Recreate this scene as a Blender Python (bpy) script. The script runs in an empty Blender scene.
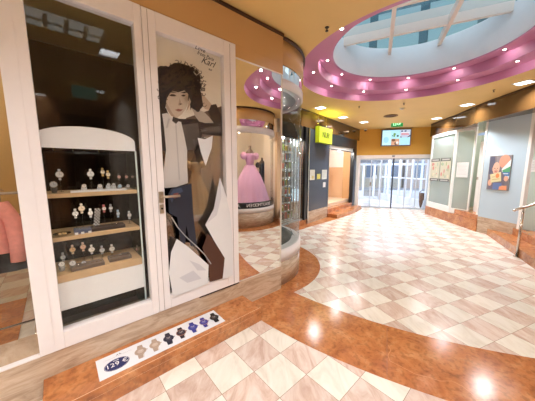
import bpy, bmesh, math, random
from mathutils import Vector, Matrix
R = math.radians
random.seed(7)
SC = bpy.context.scene
COL = SC.collection

# ------------------------------------------------------------------ helpers
def lin(c):
    return tuple(((x/255)/12.92 if x/255 <= .04045 else ((x/255+.055)/1.055)**2.4) for x in c)
_m = {}
def new_mat(name):
    m = bpy.data.materials.new(name); m.use_nodes = True
    return m, m.node_tree.nodes, m.node_tree.links, m.node_tree.nodes['Principled BSDF']
def pm(name, rgb, rough=.5, metal=0., ior=1.45, noise=0., nscale=20., coat=0., bump=0., alpha=1.):
    if name in _m: return _m[name]
    m, n, l, b = new_mat(name)
    c = lin(rgb)
    b.inputs['Base Color'].default_value = (*c, 1)
    b.inputs['Roughness'].default_value = rough; b.inputs['Metallic'].default_value = metal
    b.inputs['IOR'].default_value = ior; b.inputs['Coat Weight'].default_value = coat
    b.inputs['Alpha'].default_value = alpha
    tc = n.new('ShaderNodeTexCoord'); nz = n.new('ShaderNodeTexNoise'); nz.inputs['Scale'].default_value = nscale
    nz.inputs['Detail'].default_value = 4
    l.new(tc.outputs['Object'], nz.inputs['Vector'])
    mx = n.new('ShaderNodeMixRGB'); mx.blend_type = 'MULTIPLY'
    k = max(noise, .02)
    cr = n.new('ShaderNodeValToRGB'); cr.color_ramp.elements[0].position = .3; cr.color_ramp.elements[1].position = .7
    cr.color_ramp.elements[0].color = (1-k, 1-k, 1-k, 1); cr.color_ramp.elements[1].color = (1, 1, 1, 1)
    l.new(nz.outputs['Fac'], cr.inputs['Fac'])
    mx.inputs['Fac'].default_value = 1; mx.inputs['Color1'].default_value = (*c, 1)
    l.new(cr.outputs['Color'], mx.inputs['Color2']); l.new(mx.outputs['Color'], b.inputs['Base Color'])
    if bump:
        bp = n.new('ShaderNodeBump'); bp.inputs['Strength'].default_value = bump; bp.inputs['Distance'].default_value = .01
        l.new(nz.outputs['Fac'], bp.inputs['Height']); l.new(bp.outputs['Normal'], b.inputs['Normal'])
    _m[name] = m; return m
def em(name, rgb, s):
    if name in _m: return _m[name]
    m, n, l, b = new_mat(name); c = lin(rgb)
    b.inputs['Base Color'].default_value = (c[0]*.3, c[1]*.3, c[2]*.3, 1); b.inputs['Emission Color'].default_value = (*c, 1)
    b.inputs['Emission Strength'].default_value = s
    _m[name] = m; return m
def glass(name, tint=(255, 255, 255), base=.04, rough=.0, haze=0., fres=1.5):
    """thin pane: see-through with a mirror-like reflection that grows at grazing angles"""
    if name in _m: return _m[name]
    m = bpy.data.materials.new(name); m.use_nodes = True; n = m.node_tree.nodes; l = m.node_tree.links; n.clear()
    o = n.new('ShaderNodeOutputMaterial'); t = n.new('ShaderNodeBsdfTransparent'); g = n.new('ShaderNodeBsdfGlossy')
    t.inputs['Color'].default_value = (*lin(tint), 1); g.inputs['Roughness'].default_value = rough
    f = n.new('ShaderNodeLayerWeight'); f.inputs['Blend'].default_value = .5
    pw_ = n.new('ShaderNodeMath'); pw_.operation = 'POWER'; pw_.inputs[1].default_value = 4.
    a = n.new('ShaderNodeMath'); a.operation = 'MULTIPLY_ADD'; a.use_clamp = True; a.inputs[1].default_value = .35; a.inputs[2].default_value = base
    x = n.new('ShaderNodeMixShader'); l.new(f.outputs['Facing'], pw_.inputs[0]); l.new(pw_.outputs[0], a.inputs[0]); l.new(a.outputs[0], x.inputs[0])
    if haze:
        d = n.new('ShaderNodeBsdfDiffuse'); d.inputs['Color'].default_value = (*lin((225, 232, 230)), 1)
        h = n.new('ShaderNodeMixShader'); h.inputs[0].default_value = haze
        l.new(t.outputs[0], h.inputs[1]); l.new(d.outputs[0], h.inputs[2]); l.new(h.outputs[0], x.inputs[1])
    else:
        l.new(t.outputs[0], x.inputs[1])
    l.new(g.outputs[0], x.inputs[2]); l.new(x.outputs[0], o.inputs[0])
    _m[name] = m; return m
def marble(name, c1, c2, c3, scale=3., dist=4., rough=.2, stretch=(1, 1, 4), speck=0.):
    if name in _m: return _m[name]
    m, n, l, b = new_mat(name)
    tc = n.new('ShaderNodeTexCoord'); mp = n.new('ShaderNodeMapping'); mp.inputs['Scale'].default_value = stretch
    l.new(tc.outputs['Object'], mp.inputs['Vector'])
    nz = n.new('ShaderNodeTexNoise'); nz.inputs['Scale'].default_value = scale; nz.inputs['Detail'].default_value = 8
    nz.inputs['Distortion'].default_value = dist*.3; nz.inputs['Roughness'].default_value = .65
    l.new(mp.outputs[0], nz.inputs['Vector'])
    cr = n.new('ShaderNodeValToRGB'); e = cr.color_ramp.elements
    e[0].position = .32; e[0].color = (*lin(c1), 1); e[1].position = .7; e[1].color = (*lin(c3), 1)
    k = e.new(.5); k.color = (*lin(c2), 1)
    l.new(nz.outputs['Fac'], cr.inputs['Fac']); out = cr.outputs['Color']
    if speck:
        n2 = n.new('ShaderNodeTexNoise'); n2.inputs['Scale'].default_value = 26; n2.inputs['Detail'].default_value = 5
        l.new(tc.outputs['Object'], n2.inputs['Vector'])
        c2r = n.new('ShaderNodeValToRGB'); f = c2r.color_ramp.elements
        f[0].position = .38; f[0].color = (1-speck,)*3+(1,); f[1].position = .5; f[1].color = (1, 1, 1, 1)
        l.new(n2.outputs['Fac'], c2r.inputs['Fac'])
        mx = n.new('ShaderNodeMixRGB'); mx.blend_type = 'MULTIPLY'; mx.inputs[0].default_value = 1
        l.new(out, mx.inputs[1]); l.new(c2r.outputs['Color'], mx.inputs[2]); out = mx.outputs[0]
    l.new(out, b.inputs['Base Color']); b.inputs['Roughness'].default_value = rough
    _m[name] = m; return m
def tiles(name, ox, oy, ang, size, parity):
    """checkerboard of cream and pink marble slabs with thin joints, in world/object XY"""
    m, n, l, b = new_mat(name)
    tc = n.new('ShaderNodeTexCoord'); mp = n.new('ShaderNodeMapping'); mp.vector_type = 'TEXTURE'
    mp.inputs['Location'].default_value = (ox, oy, 0); mp.inputs['Rotation'].default_value = (0, 0, R(ang))
    mp.inputs['Scale'].default_value = (size, size, size)
    l.new(tc.outputs['Object'], mp.inputs['Vector'])
    sp = n.new('ShaderNodeSeparateXYZ'); l.new(mp.outputs[0], sp.inputs[0])
    def M(op, a, bb=None, c=None):
        q = n.new('ShaderNodeMath'); q.operation = op
        for i, v in enumerate((a, bb, c)):
            if v is None: continue
            if isinstance(v, (int, float)): q.inputs[i].default_value = v
            else: l.new(v, q.inputs[i])
        return q.outputs[0]
    fx = M('FLOOR', sp.outputs[0]); fy = M('FLOOR', sp.outputs[1])
    s = M('ADD', M('ADD', fx, fy), parity); par = M('FLOORED_MODULO', s, 2.)
    rx = M('FRACT', sp.outputs[0]); ry = M('FRACT', sp.outputs[1])
    ex = M('MINIMUM', rx, M('SUBTRACT', 1., rx)); ey = M('MINIMUM', ry, M('SUBTRACT', 1., ry))
    edge = M('LESS_THAN', M('MINIMUM', ex, ey), .006)
    cb = n.new('ShaderNodeCombineXYZ'); l.new(fx, cb.inputs[0]); l.new(fy, cb.inputs[1])
    wn = n.new('ShaderNodeTexWhiteNoise'); l.new(cb.outputs[0], wn.inputs['Vector'])
    off = n.new('ShaderNodeVectorMath'); off.operation = 'MULTIPLY_ADD'
    l.new(wn.outputs['Color'], off.inputs[0]); off.inputs[1].default_value = (30, 30, 30); l.new(tc.outputs['Object'], off.inputs[2])
    nz = n.new('ShaderNodeTexNoise'); nz.inputs['Scale'].default_value = 7; nz.inputs['Detail'].default_value = 9
    nz.inputs['Distortion'].default_value = 1.6; nz.inputs['Roughness'].default_value = .62
    st = n.new('ShaderNodeMapping'); st.inputs['Scale'].default_value = (1., .35, 1); st.inputs['Rotation'].default_value = (0, 0, R(20))
    l.new(off.outputs[0], st.inputs[0]); l.new(st.outputs[0], nz.inputs['Vector'])
    def ramp(a, c, d):
        cr = n.new('ShaderNodeValToRGB'); e = cr.color_ramp.elements
        e[0].position = .3; e[0].color = (*lin(a), 1); e[1].position = .62; e[1].color = (*lin(d), 1)
        k = e.new(.46); k.color = (*lin(c), 1); l.new(nz.outputs['Fac'], cr.inputs[0]); return cr.outputs[0]
    white = ramp((212, 205, 192), (226, 220, 208), (232, 228, 218)); pink = ramp((188, 160, 144), (208, 184, 170), (222, 207, 197))
    mx = n.new('ShaderNodeMixRGB'); l.new(par, mx.inputs[0]); l.new(white, mx.inputs[1]); l.new(pink, mx.inputs[2])
    hs = n.new('ShaderNodeHueSaturation'); l.new(mx.outputs[0], hs.inputs['Color'])
    l.new(M('MULTIPLY_ADD', wn.outputs['Value'], .14, .92), hs.inputs['Value'])
    m2 = n.new('ShaderNodeMixRGB'); l.new(edge, m2.inputs[0]); l.new(hs.outputs[0], m2.inputs[1]); m2.inputs[2].default_value = (*lin((150, 128, 108)), 1)
    l.new(m2.outputs[0], b.inputs['Base Color']); b.inputs['Roughness'].default_value = .2
    b.inputs['IOR'].default_value = 1.5
    return m

class MB:
    def __init__(s): s.bm = bmesh.new(); s.k = 0; s.mats = []
    def mat(s, m):
        if m not in s.mats: s.mats.append(m)
        s.k = s.mats.index(m); return s
    def _f(s, vs, smooth=False):
        try: f = s.bm.faces.new(vs)
        except ValueError: return None
        f.material_index = s.k; f.smooth = smooth; return f
    def box(s, x0, y0, z0, x1, y1, z1, M=None, bev=0.):
        x0, x1 = sorted((x0, x1)); y0, y1 = sorted((y0, y1)); z0, z1 = sorted((z0, z1))
        v = [s.bm.verts.new((x, y, z)) for x in (x0, x1) for y in (y0, y1) for z in (z0, z1)]
        if M is not None:
            for q in v: q.co = M @ q.co
        fs = [s._f([v[i] for i in t]) for t in ((0, 1, 3, 2), (4, 6, 7, 5), (0, 4, 5, 1), (2, 3, 7, 6), (0, 2, 6, 4), (1, 5, 7, 3))]
        if bev:
            es = list({e for f in fs for e in f.edges})
            r = bmesh.ops.bevel(s.bm, geom=es, offset=bev, segments=2, affect='EDGES', profile=.5)
            for f in r['faces']: f.material_index = s.k
        return s
    def quad(s, *p):
        s._f([s.bm.verts.new(q) for q in p]); return s
    def prism(s, pts, axis, a, b_):
        """polygon pts (2D) extruded along axis from a to b_"""
        def mk(p, t):
            return {'z': (p[0], p[1], t), 'y': (p[0], t, p[1]), 'x': (t, p[0], p[1])}[axis]
        A = [s.bm.verts.new(mk(p, a)) for p in pts]; B = [s.bm.verts.new(mk(p, b_)) for p in pts]
        s._f(A[::-1]); s._f(B); n = len(pts)
        for i in range(n): s._f([A[i], A[(i+1) % n], B[(i+1) % n], B[i]])
        return s
    def tube(s, pts, r, seg=10, closed=False, cap=True):
        pts = [Vector(p) for p in pts]; rs = r if isinstance(r, (list, tuple)) else [r]*len(pts)
        rings = []; n = len(pts); up = None
        for i, p in enumerate(pts):
            if closed: t = (pts[(i+1) % n]-pts[i-1])
            else: t = pts[min(i+1, n-1)]-pts[max(i-1, 0)]
            t.normalize()
            if up is None: up = t.orthogonal().normalized()
            else: up = (up-t*up.dot(t)).normalized()
            w = t.cross(up)
            rings.append([s.bm.verts.new(p+(up*math.cos(a)+w*math.sin(a))*rs[i]) for a in [2*math.pi*k/seg for k in range(seg)]])
        for i in range(n if closed else n-1):
            a, b = rings[i], rings[(i+1) % n]
            for k in range(seg): s._f([a[k], a[(k+1) % seg], b[(k+1) % seg], b[k]], True)
        if cap and not closed: s._f(rings[0][::-1]); s._f(rings[-1])
        return s
    def lathe(s, prof, c=(0, 0), seg=24, sx=1., sy=1., a0=0., a1=360., rf=None, smooth=True):
        full = abs(a1-a0) >= 359.9; N = seg if full else seg+1; rings = []
        for (r, z) in prof:
            ring = []
            for k in range(N):
                a = R(a0+(a1-a0)*k/seg); q = r*(rf(a, z) if rf else 1)
                ring.append(s.bm.verts.new((c[0]+q*sx*math.cos(a), c[1]+q*sy*math.sin(a), z)))
            rings.append(ring)
        for i in range(len(rings)-1):
            for k in range(seg):
                k2 = (k+1) % N
                s._f([rings[i][k], rings[i][k2], rings[i+1][k2], rings[i+1][k]], smooth)
        return s
    def ball(s, c, rx, ry=None, rz=None, seg=12, M=None):
        ry = ry or rx; rz = rz or rx; rings = []
        n = max(5, seg//2)
        for i in range(n+1):
            ph = math.pi*i/n; ring = []
            for k in range(seg):
                a = 2*math.pi*k/seg; v = Vector((rx*math.sin(ph)*math.cos(a), ry*math.sin(ph)*math.sin(a), rz*math.cos(ph)))
                if M: v = M @ v
                ring.append(s.bm.verts.new(v+Vector(c)))
            rings.append(ring)
        for i in range(n):
            for k in range(seg): s._f([rings[i][k], rings[i+1][k], rings[i+1][(k+1) % seg], rings[i][(k+1) % seg]], True)
        return s
    def build(s, name, mat=None, parent=None, kind=None):
        bmesh.ops.remove_doubles(s.bm, verts=s.bm.verts, dist=1e-6)
        bmesh.ops.recalc_face_normals(s.bm, faces=s.bm.faces)
        me = bpy.data.meshes.new(name); s.bm.to_mesh(me); s.bm.free()
        for m in (s.mats or [mat]): me.materials.append(m)
        o = bpy.data.objects.new(name, me); COL.objects.link(o)
        if parent is not None: o.parent = parent
        if kind: o['kind'] = kind
        return o

class Frame:
    """a wall's own frame: x along it, y into it, z up"""
    def __init__(s, o, ang): s.o = Vector((o[0], o[1], 0)); s.a = R(ang); s.M = Matrix.Translation(s.o) @ Matrix.Rotation(s.a, 4, 'Z')
    def w(s, x, y, z=0.): return s.M @ Vector((x, y, z))
    def loc(s, p): return s.M.inverted() @ Vector(p)
def frame2(p0, p1): return Frame(p0, math.degrees(math.atan2(p1[1]-p0[1], p1[0]-p0[0])))
def put(o, fr, x=0, y=0, z=0, rz=0):
    o.location = fr.w(x, y, z); o.rotation_euler = (0, 0, fr.a+R(rz)); return o
def thing(name, label, cat, fr, x=0, y=0, z=0, rz=0, group=None):
    o = bpy.data.objects.new(name, None); o.empty_display_size = .1; COL.objects.link(o); put(o, fr, x, y, z, rz)
    o['label'] = label; o['category'] = cat
    if group: o['group'] = group
    return o
def tag(o, label, cat, group=None):
    o['label'] = label; o['category'] = cat
    if group: o['group'] = group
    return o
def struct(name, mb, mat=None, fr=None, parent=None):
    o = mb.build(name, mat, parent)
    if parent is None: o['kind'] = 'structure'
    if fr: put(o, fr)
    return o
def dup(root, label=None, group=None):
    r = root.copy(); COL.objects.link(r)
    if label: r['label'] = label
    if group: r['group'] = group
    for ch in root.children:
        c = ch.copy(); COL.objects.link(c); c.parent = r
        for g in ch.children:
            d = g.copy(); COL.objects.link(d); d.parent = c
    return r
def text(body, size, mat, parent, x, y, z, rx=90, rz=0, name='lettering', shear=0., align='CENTER', xs=1., extr=.0008, off=0.):
    cu = bpy.data.curves.new('t', 'FONT'); cu.body = body; cu.size = size; cu.align_x = align; cu.align_y = 'CENTER'
    cu.extrude = extr; cu.shear = shear; cu.offset = off; cu.resolution_u = 3
    t = bpy.data.objects.new('t', cu); COL.objects.link(t)
    dg = bpy.context.evaluated_depsgraph_get(); me = bpy.data.meshes.new_from_object(t.evaluated_get(dg))
    bpy.data.objects.remove(t); me.materials.clear(); me.materials.append(mat)
    o = bpy.data.objects.new(name, me); COL.objects.link(o); o.parent = parent
    o.location = (x, y, z); o.rotation_euler = (R(rx), 0, R(rz)); o.scale = (xs, 1, 1)
    return o

# the camera's own numbers, used to lay measured points out on real planes
F, PITCH, EYE = 238., R(7.55), 1.65
def ray(u, v):
    x, z, c, s = u-267.5, 200.5-v, math.cos(PITCH), math.sin(PITCH)
    return Vector((x, F*c+z*s, z*c-F*s))
def at_z(u, v, z=0.):
    d = ray(u, v); return d*((z-EYE)/d.z)+Vector((0, 0, EYE))
def on(fr, u, v, y=0.):
    """point of the wall frame (x, z) at depth y seen in direction u, v"""
    d = ray(u, v); n = Vector((-math.sin(fr.a), math.cos(fr.a), 0)); t = (n.dot(fr.o)+y)/n.dot(d)
    p = fr.loc(d*t+Vector((0, 0, EYE))); return (p.x, p.z)

# ------------------------------------------------------------------ materials
WHITE = pm('white_lacquer', (232, 226, 226), .35)
WHITE2 = pm('white_paint', (238, 238, 236), .5)
ORANGE = pm('ochre_ceiling_paint', (228, 194, 126), .55, noise=.05, nscale=2)
WALLOR = pm('ochre_wall_paint', (218, 164, 70), .55, noise=.05, nscale=2)
FASC = pm('bronze_fascia_panel', (200, 158, 106), .2, ior=1.5, noise=.05, nscale=1)
FASCR = pm('brown_fascia_panel', (86, 60, 32), .08, ior=1.6, noise=.08, nscale=1.5)
DARKEDGE = pm('dark_bronze', (70, 45, 30), .4)
GRANITE = marble('orange_granite', (154, 92, 52), (184, 118, 70), (204, 146, 98), 5, 2, .15, (1, 1, 1), speck=.26)
PLINTH = marble('pink_beige_marble', (160, 134, 110), (192, 168, 144), (212, 192, 170), 3.5, 4, .22, (1, 1, 5))
PINK = pm('mauve_paint', (198, 134, 172), .5, ior=1.5)
SHAFT = pm('pale_blue_white_paint', (238, 238, 240), .55)
CHROME = pm('brushed_steel', (205, 200, 192), .25, metal=1)
BLACK = pm('black_lacquer', (26, 26, 30), .3)
ANTH = pm('anthracite_panel', (62, 68, 82), .22)
WOOD = pm('light_oak', (205, 172, 128), .45, noise=.12, nscale=8)
DARK = pm('dark_brown_wall', (92, 72, 60), .7, noise=.2, nscale=3)
def solid(rgb, rough=.45): return pm('ink_%d_%d_%d' % rgb, rgb, rough)
CLEAR = glass('clear_glass', base=.02)
MIRROR = pm('silvered_mirror', (240, 240, 238), .0, metal=1)
MIRROR.node_tree.nodes['Principled BSDF'].inputs['Roughness'].default_value = 0.01

# ------------------------------------------------------------------ frames
SHOP = Frame((-1.01, 2.057), 41.5)       # facade with door, mirror
LEFT = Frame((1.221, 7.054), 50.3)       # corridor's left wall
END = frame2((3.895, 10.23), (6.59, 9.517))
RIGHT = Frame((5.857, 8.652), -97.9)     # corridor's right wall, x towards the camera
WORLD = Frame((0, 0), 0)
OPP = Frame((0.503+0.749*6, -0.569+0.663*6), 221.5)  # facade across the passage; x runs back along it
BAYC = (-.5, 3.98)
OBC = (4.47, 1.49)
DOME = (2.45, 4.1)
ZC = 3.28

# ------------------------------------------------------------------ floor
b = MB(); b.quad((-7, -6, 0), (9, -6, 0), (9, 11, 0), (-7, 11, 0))
b.quad((-7, -6, -.1), (-7, 11, -.1), (9, 11, -.1), (9, -6, -.1))
near = tiles('passage_tiles', .116, 1.952, -48.6, .3011, 1)
struct('floor', b, near)
def disc(c, r, z, seg=160, hole=0, a0=0, a1=360):
    m = MB(); P = [(c[0]+r*math.cos(R(a0+(a1-a0)*i/seg)), c[1]+r*math.sin(R(a0+(a1-a0)*i/seg)), z) for i in range(seg)]
    m._f([m.bm.verts.new(p) for p in P]); return m
band_ = struct('trim_1', disc((3.231, 5.863), 4.770, .0012), GRANITE)
vm = MB(); vm.mat(pm('pale_vein', (204, 142, 94), .2))
def ribbon_line(px, wd):
    P = [at_z(u, v, .0016) for u, v in px]
    for i in range(len(P)-1):
        d_ = (P[i+1]-P[i]).normalized(); q = Vector((-d_.y, d_.x, 0))*wd/2; vm.quad(P[i]-q, P[i+1]-q, P[i+1]+q, P[i]+q)
ribbon_line([(388, 345), (391, 350), (388, 355), (390, 361), (402, 367), (415, 374), (428, 377), (440, 381), (452, 381), (462, 386), (470, 392), (478, 399)], .006)
vm.mat(pm('band_joint', (140, 92, 62), .4))
ribbon_line([(317, 304), (299, 330)], .003); ribbon_line([(387, 327), (387, 379)], .003)
vm.build('vein', None, band_)
far = tiles('rotunda_tiles', 2.073, 2.367, -68., .2957, 1)
struct('floor', disc((3.459, 6.171), 4.424, .0024), far)
struct('trim_2', disc((-.46, 4.136), 1.382, .0036), GRANITE)
struct('trim_3', disc((4.47, 1.49), 1.45, .0036), GRANITE)
# orange strip along the left wall (and the lower steps' outline)
strip = [(-2.6, -.1), (-.4, -.22), (.6, -.33), (1.3, -.40), (2.1, -.45), (3.0, -.43), (3.9, -.32), (4.4, -.1), (4.4, .3), (-2.6, .3)]
b = MB(); b.prism(strip, 'z', .0, .006); struct('trim_4', b, GRANITE, LEFT)

# ------------------------------------------------------------------ ceiling with round opening
b = MB(); N = 128; ring = []; out = []
x0, y0, x1, y1 = -7, -6, 9, 11; RO = 1.92
for i in range(N):
    a = 2*math.pi*i/N; c, s = math.cos(a), math.sin(a); ring.append((DOME[0]+RO*c, DOME[1]+RO*s, ZC))
    t = min([(x1-DOME[0])/c if c > 1e-9 else 1e9, (x0-DOME[0])/c if c < -1e-9 else 1e9, (y1-DOME[1])/s if s > 1e-9 else 1e9, (y0-DOME[1])/s if s < -1e-9 else 1e9])
    out.append((DOME[0]+t*c, DOME[1]+t*s, ZC))
for i in range(N):
    j = (i+1) % N; b.quad(ring[i], ring[j], out[j], out[i])
    b.quad(tuple(Vector(ring[i])+Vector((0, 0, .1))), tuple(Vector(out[i])+Vector((0, 0, .1))), tuple(Vector(out[j])+Vector((0, 0, .1))), tuple(Vector(ring[j])+Vector((0, 0, .1))))
for p, q in (((x0, y0), (x1, y0)), ((x1, y0), (x1, y1)), ((x1, y1), (x0, y1)), ((x0, y1), (x0, y0))):
    b.quad((*p, ZC), (*q, ZC), (*q, ZC+.1), (*p, ZC+.1))
ceil = struct('ceiling', b, ORANGE)
# stepped mauve rings
Z1, Z2, R1, R2, ZT = 3.43, 3.60, 1.60, 1.36, 4.2
struct('trim_5', MB().lathe([(RO, ZC), (RO, Z1), (R1, Z1), (R1+.005, Z1+.002), (R1, Z2), (R2, Z2), (R2-.01, Z2+.02), (R2+.1, Z2+.03), (R1+.08, Z2+.03), (R1+.08, Z1+.03), (RO+.04, Z1+.03), (RO+.04, ZC)], DOME, 128, smooth=False), PINK)
struct('wall_skylight', MB().lathe([(R2, Z2+.01), (R2, ZT), (R2+.06, ZT), (R2+.06, Z2+.01)], DOME, 96), SHAFT)

# ------------------------------------------------------------------ skylight
sk = bpy.data.objects.new('window_1', None); COL.objects.link(sk); sk.location = (*DOME, ZT); sk['kind'] = 'structure'
sk.rotation_euler = (0, 0, R(90-24.5-90))    # local y runs az 24.5
SKYG = glass('sky_pane', (200, 216, 222), base=.03)
MB().lathe([(0.001, .03), (R2+.05, .03)], (0, 0), 64).build('pane', SKYG, sk)
rot = Matrix.Rotation(-sk.rotation_euler[2], 4, 'Z')
def loc2(x, y): v = rot @ Vector((x-DOME[0], y-DOME[1], 0)); return v.x, v.y
b = MB()
bx = [loc2(1.856, 3.805)[0], loc2(2.82, 3.805)[0]]; by = [loc2(2.836, 4.512)[1], loc2(1.536, 4.145)[1]]
bx += [bx[1]+.87, bx[0]-.87]; by += [by[0]+.87, by[1]-.87]
for x in bx:
    if abs(x) < R2-.1:
        h = math.sqrt(R2*R2-x*x)+.02; b.box(x-.03, -h, -.13, x+.03, h, .0)
for y in by:
    if abs(y) < R2-.1:
        h = math.sqrt(R2*R2-y*y)+.02; b.box(-h, y-.03, -.12, h, y+.03, .18)
b.build('glazing_bar', pm('beam_cream', (232, 222, 214), .5), sk)

# building seen through the skylight
up = thing('office_building', 'teal glass office block rising beyond the round skylight', 'building', WORLD, 1.6, 9.6, 4.4, -24)
GL_B = pm('teal_facade', (58, 104, 120), .3)
MB().box(-9, 0, 0, 9, 4, 9).build('facade', GL_B, up)
for k in range(9):
    for r_ in range(4):
        o = MB().box(-6.4+k*1.45, -.06, .8+r_*2.1, -5.2+k*1.45, .02, 2.3+r_*2.1).build('window', pm('pale_panes', (150, 184, 194), .6), up)

# ------------------------------------------------------------------ shop facade (watch window, door, mirror)
def fbox(name, x0, y0, z0, x1, y1, z1, mat, fr=SHOP, bev=0.):
    return struct(name, MB().box(x0, y0, z0, x1, y1, z1, bev=bev), mat, fr)
fbox('baseboard_shop', -5.5, 0, 0, 1.6, .35, .332, PLINTH)
st = fbox('trim_6', -.80, -.356, 0, .945, -.001, .150, GRANITE, bev=.004)
fbox('trim_7', -5.5, -.002, 2.93, 1.6, .12, ZC-.002, FASC)
fbox('trim_8', -5.5, -.02, 3.235, 1.6, .0, 3.262, DARKEDGE)
fbox('trim_9', .90, -.002, 2.80, 1.6, .12, 2.929, FASC)
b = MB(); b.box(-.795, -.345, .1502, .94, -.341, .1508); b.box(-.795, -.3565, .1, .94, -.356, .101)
struct('trim_34', b, pm('step_edge_highlight', (232, 190, 150), .2), SHOP)  # pale strips painting the bright highlight along the step edge
# watch window frame
w = bpy.data.objects.new('window_2', None); COL.objects.link(w); put(w, SHOP); w['kind'] = 'structure'
b = MB()
for a in ((-.80, -.665, .333, 2.925), (-.052, .004, .333, 2.925)): b.box(a[0], -.012, a[2], a[1], .07, a[3], bev=.003)
b.box(-.665, -.012, .333, -.052, .07, .462, bev=.003); b.box(-.665, -.012, 2.78, -.052, .07, 2.925, bev=.003)
b.box(-.765, -.016, .37, -.72, -.011, 2.9)
b.build('window_frame', WHITE, w)
MB().box(-.67, .02, .455, -.045, .03, 2.79).build('pane', glass('shop_pane', (250, 250, 250), base=.02, fres=1.5), w)
# door
dr = bpy.data.objects.new('door_1', None); COL.objects.link(dr); put(dr, SHOP); dr['kind'] = 'structure'
b = MB()
b.box(.006, -.018, .338, .108, .055, 2.92, bev=.004); b.box(.748, -.018, .338, .893, .055, 2.92, bev=.004)
b.box(.108, -.018, .338, .748, .055, .482, bev=.004); b.box(.108, -.018, 2.775, .748, .055, 2.92, bev=.004)
b.build('door_frame', WHITE, dr)
b = MB(); b.mat(pm('door_gap', (150, 138, 132), .6)); b.box(.047, -.021, .34, .050, -.017, 2.91); b.box(.82, -.021, .34, .823, -.017, 2.9); b.build('door_joint', None, dr)
MB().box(.1, .02, .475, .755, .03, 2.78).build('pane', glass('door_pane', (253, 253, 253), base=.03), dr)
b = MB(); b.box(.4, -.016, .325, .892, .05, .337); b.build('threshold_gap', BLACK, dr)
hd = MB()
hx, hz = on(SHOP, 161.5, 197.5); hx -= .01
hd.box(hx-.02, -.030, hz-.045, hx+.02, -.017, hz+.055, bev=.004)
hd.tube([(hx, -.03, hz+.012), (hx, -.075, hz+.012), (hx+.02, -.082, hz+.012), (hx+.145, -.082, hz+.012)], .011)
hd.box(hx-.018, -.030, hz-.14, hx+.018, -.017, hz-.062, bev=.004)
hd.build('door_handle', pm('satin_nickel', (200, 186, 165), .3, metal=1), dr)
b = MB(); b.tube([(hx, -.030, hz-.095), (hx, -.034, hz-.095)], .009); b.build('keyhole', BLACK, dr)

# mirror panel beside the door, another to the left of the watch window is clear glass
mr = thing('mirror_panel', 'tall frameless mirror wall panel right of the poster door', 'mirror', SHOP, 1.245, 0, .333)
MB().box(-.345, 0, 0, .33, .02, 2.462).build('mirror_pane', MIRROR, mr)
b = MB(); b.box(.33, -.006, 0, .348, .02, 2.47); b.box(-.345, -.006, 2.462, .33, .02, 2.474); b.box(-.345, -.004, -.004, .33, .02, .006)
b.build('edge_trim', pm('pale_metal', (225, 218, 208), .3, metal=.3), mr)

# --- poster behind the door glass
def picture(parent, fr, layers, y0, name='picture', step=.0008, origin=(0, 0, 0), rough=.5, emit=0.):
    m = MB(); k = 0
    for rgb, polys in layers:
        mt = rgb if not isinstance(rgb, tuple) else em('glow_%d_%d_%d' % rgb, rgb, emit) if emit else solid(rgb, rough)
        m.mat(mt)
        for p in polys:
            yy = y0-k*step; k += 1
            vs = [m.bm.verts.new((q[0]-origin[0], yy, q[1]-origin[2])) for q in p]
            m._f(vs)
    return m.build(name, None, parent)
DY = .045
def D(*uv): return [on(SHOP, u, v, DY) for u, v in uv]
ps = thing('fashion_poster', 'sepia poster of a curly haired figure behind the glass door, torn white shapes below', 'poster', SHOP, .43, DY, .45)
org = (.43, 0, .45)
L = []
rect = lambda x0_, z0_, x1_, z1_: [(x0_, z0_), (x1_, z0_), (x1_, z1_), (x0_, z1_)]
L.append((pm('dark_mirror_film', (164, 152, 142), .02, metal=1), [rect(.095, .45, .76, 2.80)]))
L.append(((232, 226, 212), [D((150, 20), (228, 55), (228, 109), (222, 106), (214, 112), (150, 134))]))
L.append(((236, 230, 218), [D((176, 40), (222, 60), (222, 96), (192, 80))]))
L.append(((104, 84, 70), [D((186, 118), (222, 106), (222, 136), (186, 138))]))
L.append(((44, 34, 30), [D((156, 110), (166, 108), (170, 118), (183, 119), (200, 119), (221, 116), (229, 120), (229, 137), (202, 134), (201, 140), (196, 150), (166, 151), (156, 151))]))
L.append(((84, 78, 74), [D((180, 125), (198, 123), (200, 139), (194, 150), (186, 150))]))
# forearm, sleeve and hand
L.append(((200, 180, 158), [D((193, 92), (199, 90), (206, 98), (213, 106), (212, 111), (205, 109), (199, 101))]))
L.append(((46, 36, 32), [D((211, 105), (216, 104), (222, 118), (228, 128), (228, 137), (214, 134), (206, 128), (213, 122), (208, 112))]))
L.append(((188, 178, 164), [D((191, 106), (197, 109), (204, 112), (209, 117), (213.6, 123), (205, 123), (199, 121.5), (195, 116))]))
# shirt
L.append(((214, 210, 206), [D((162, 114), (167, 113), (171, 117), (176, 121), (181, 122), (184, 135), (187, 150), (187, 166), (188, 183), (176, 187), (165, 188), (162, 183), (166, 150), (164, 128))]))
L.append(((52, 42, 38), [D((173, 116), (177, 118), (180, 119), (176, 124), (172, 121))]))
L.append(((188, 184, 182), [D((175, 124), (176.2, 124), (180, 180), (178.6, 180)), D((168, 118), (170, 119), (167.6, 128), (165.8, 128))]))
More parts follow.
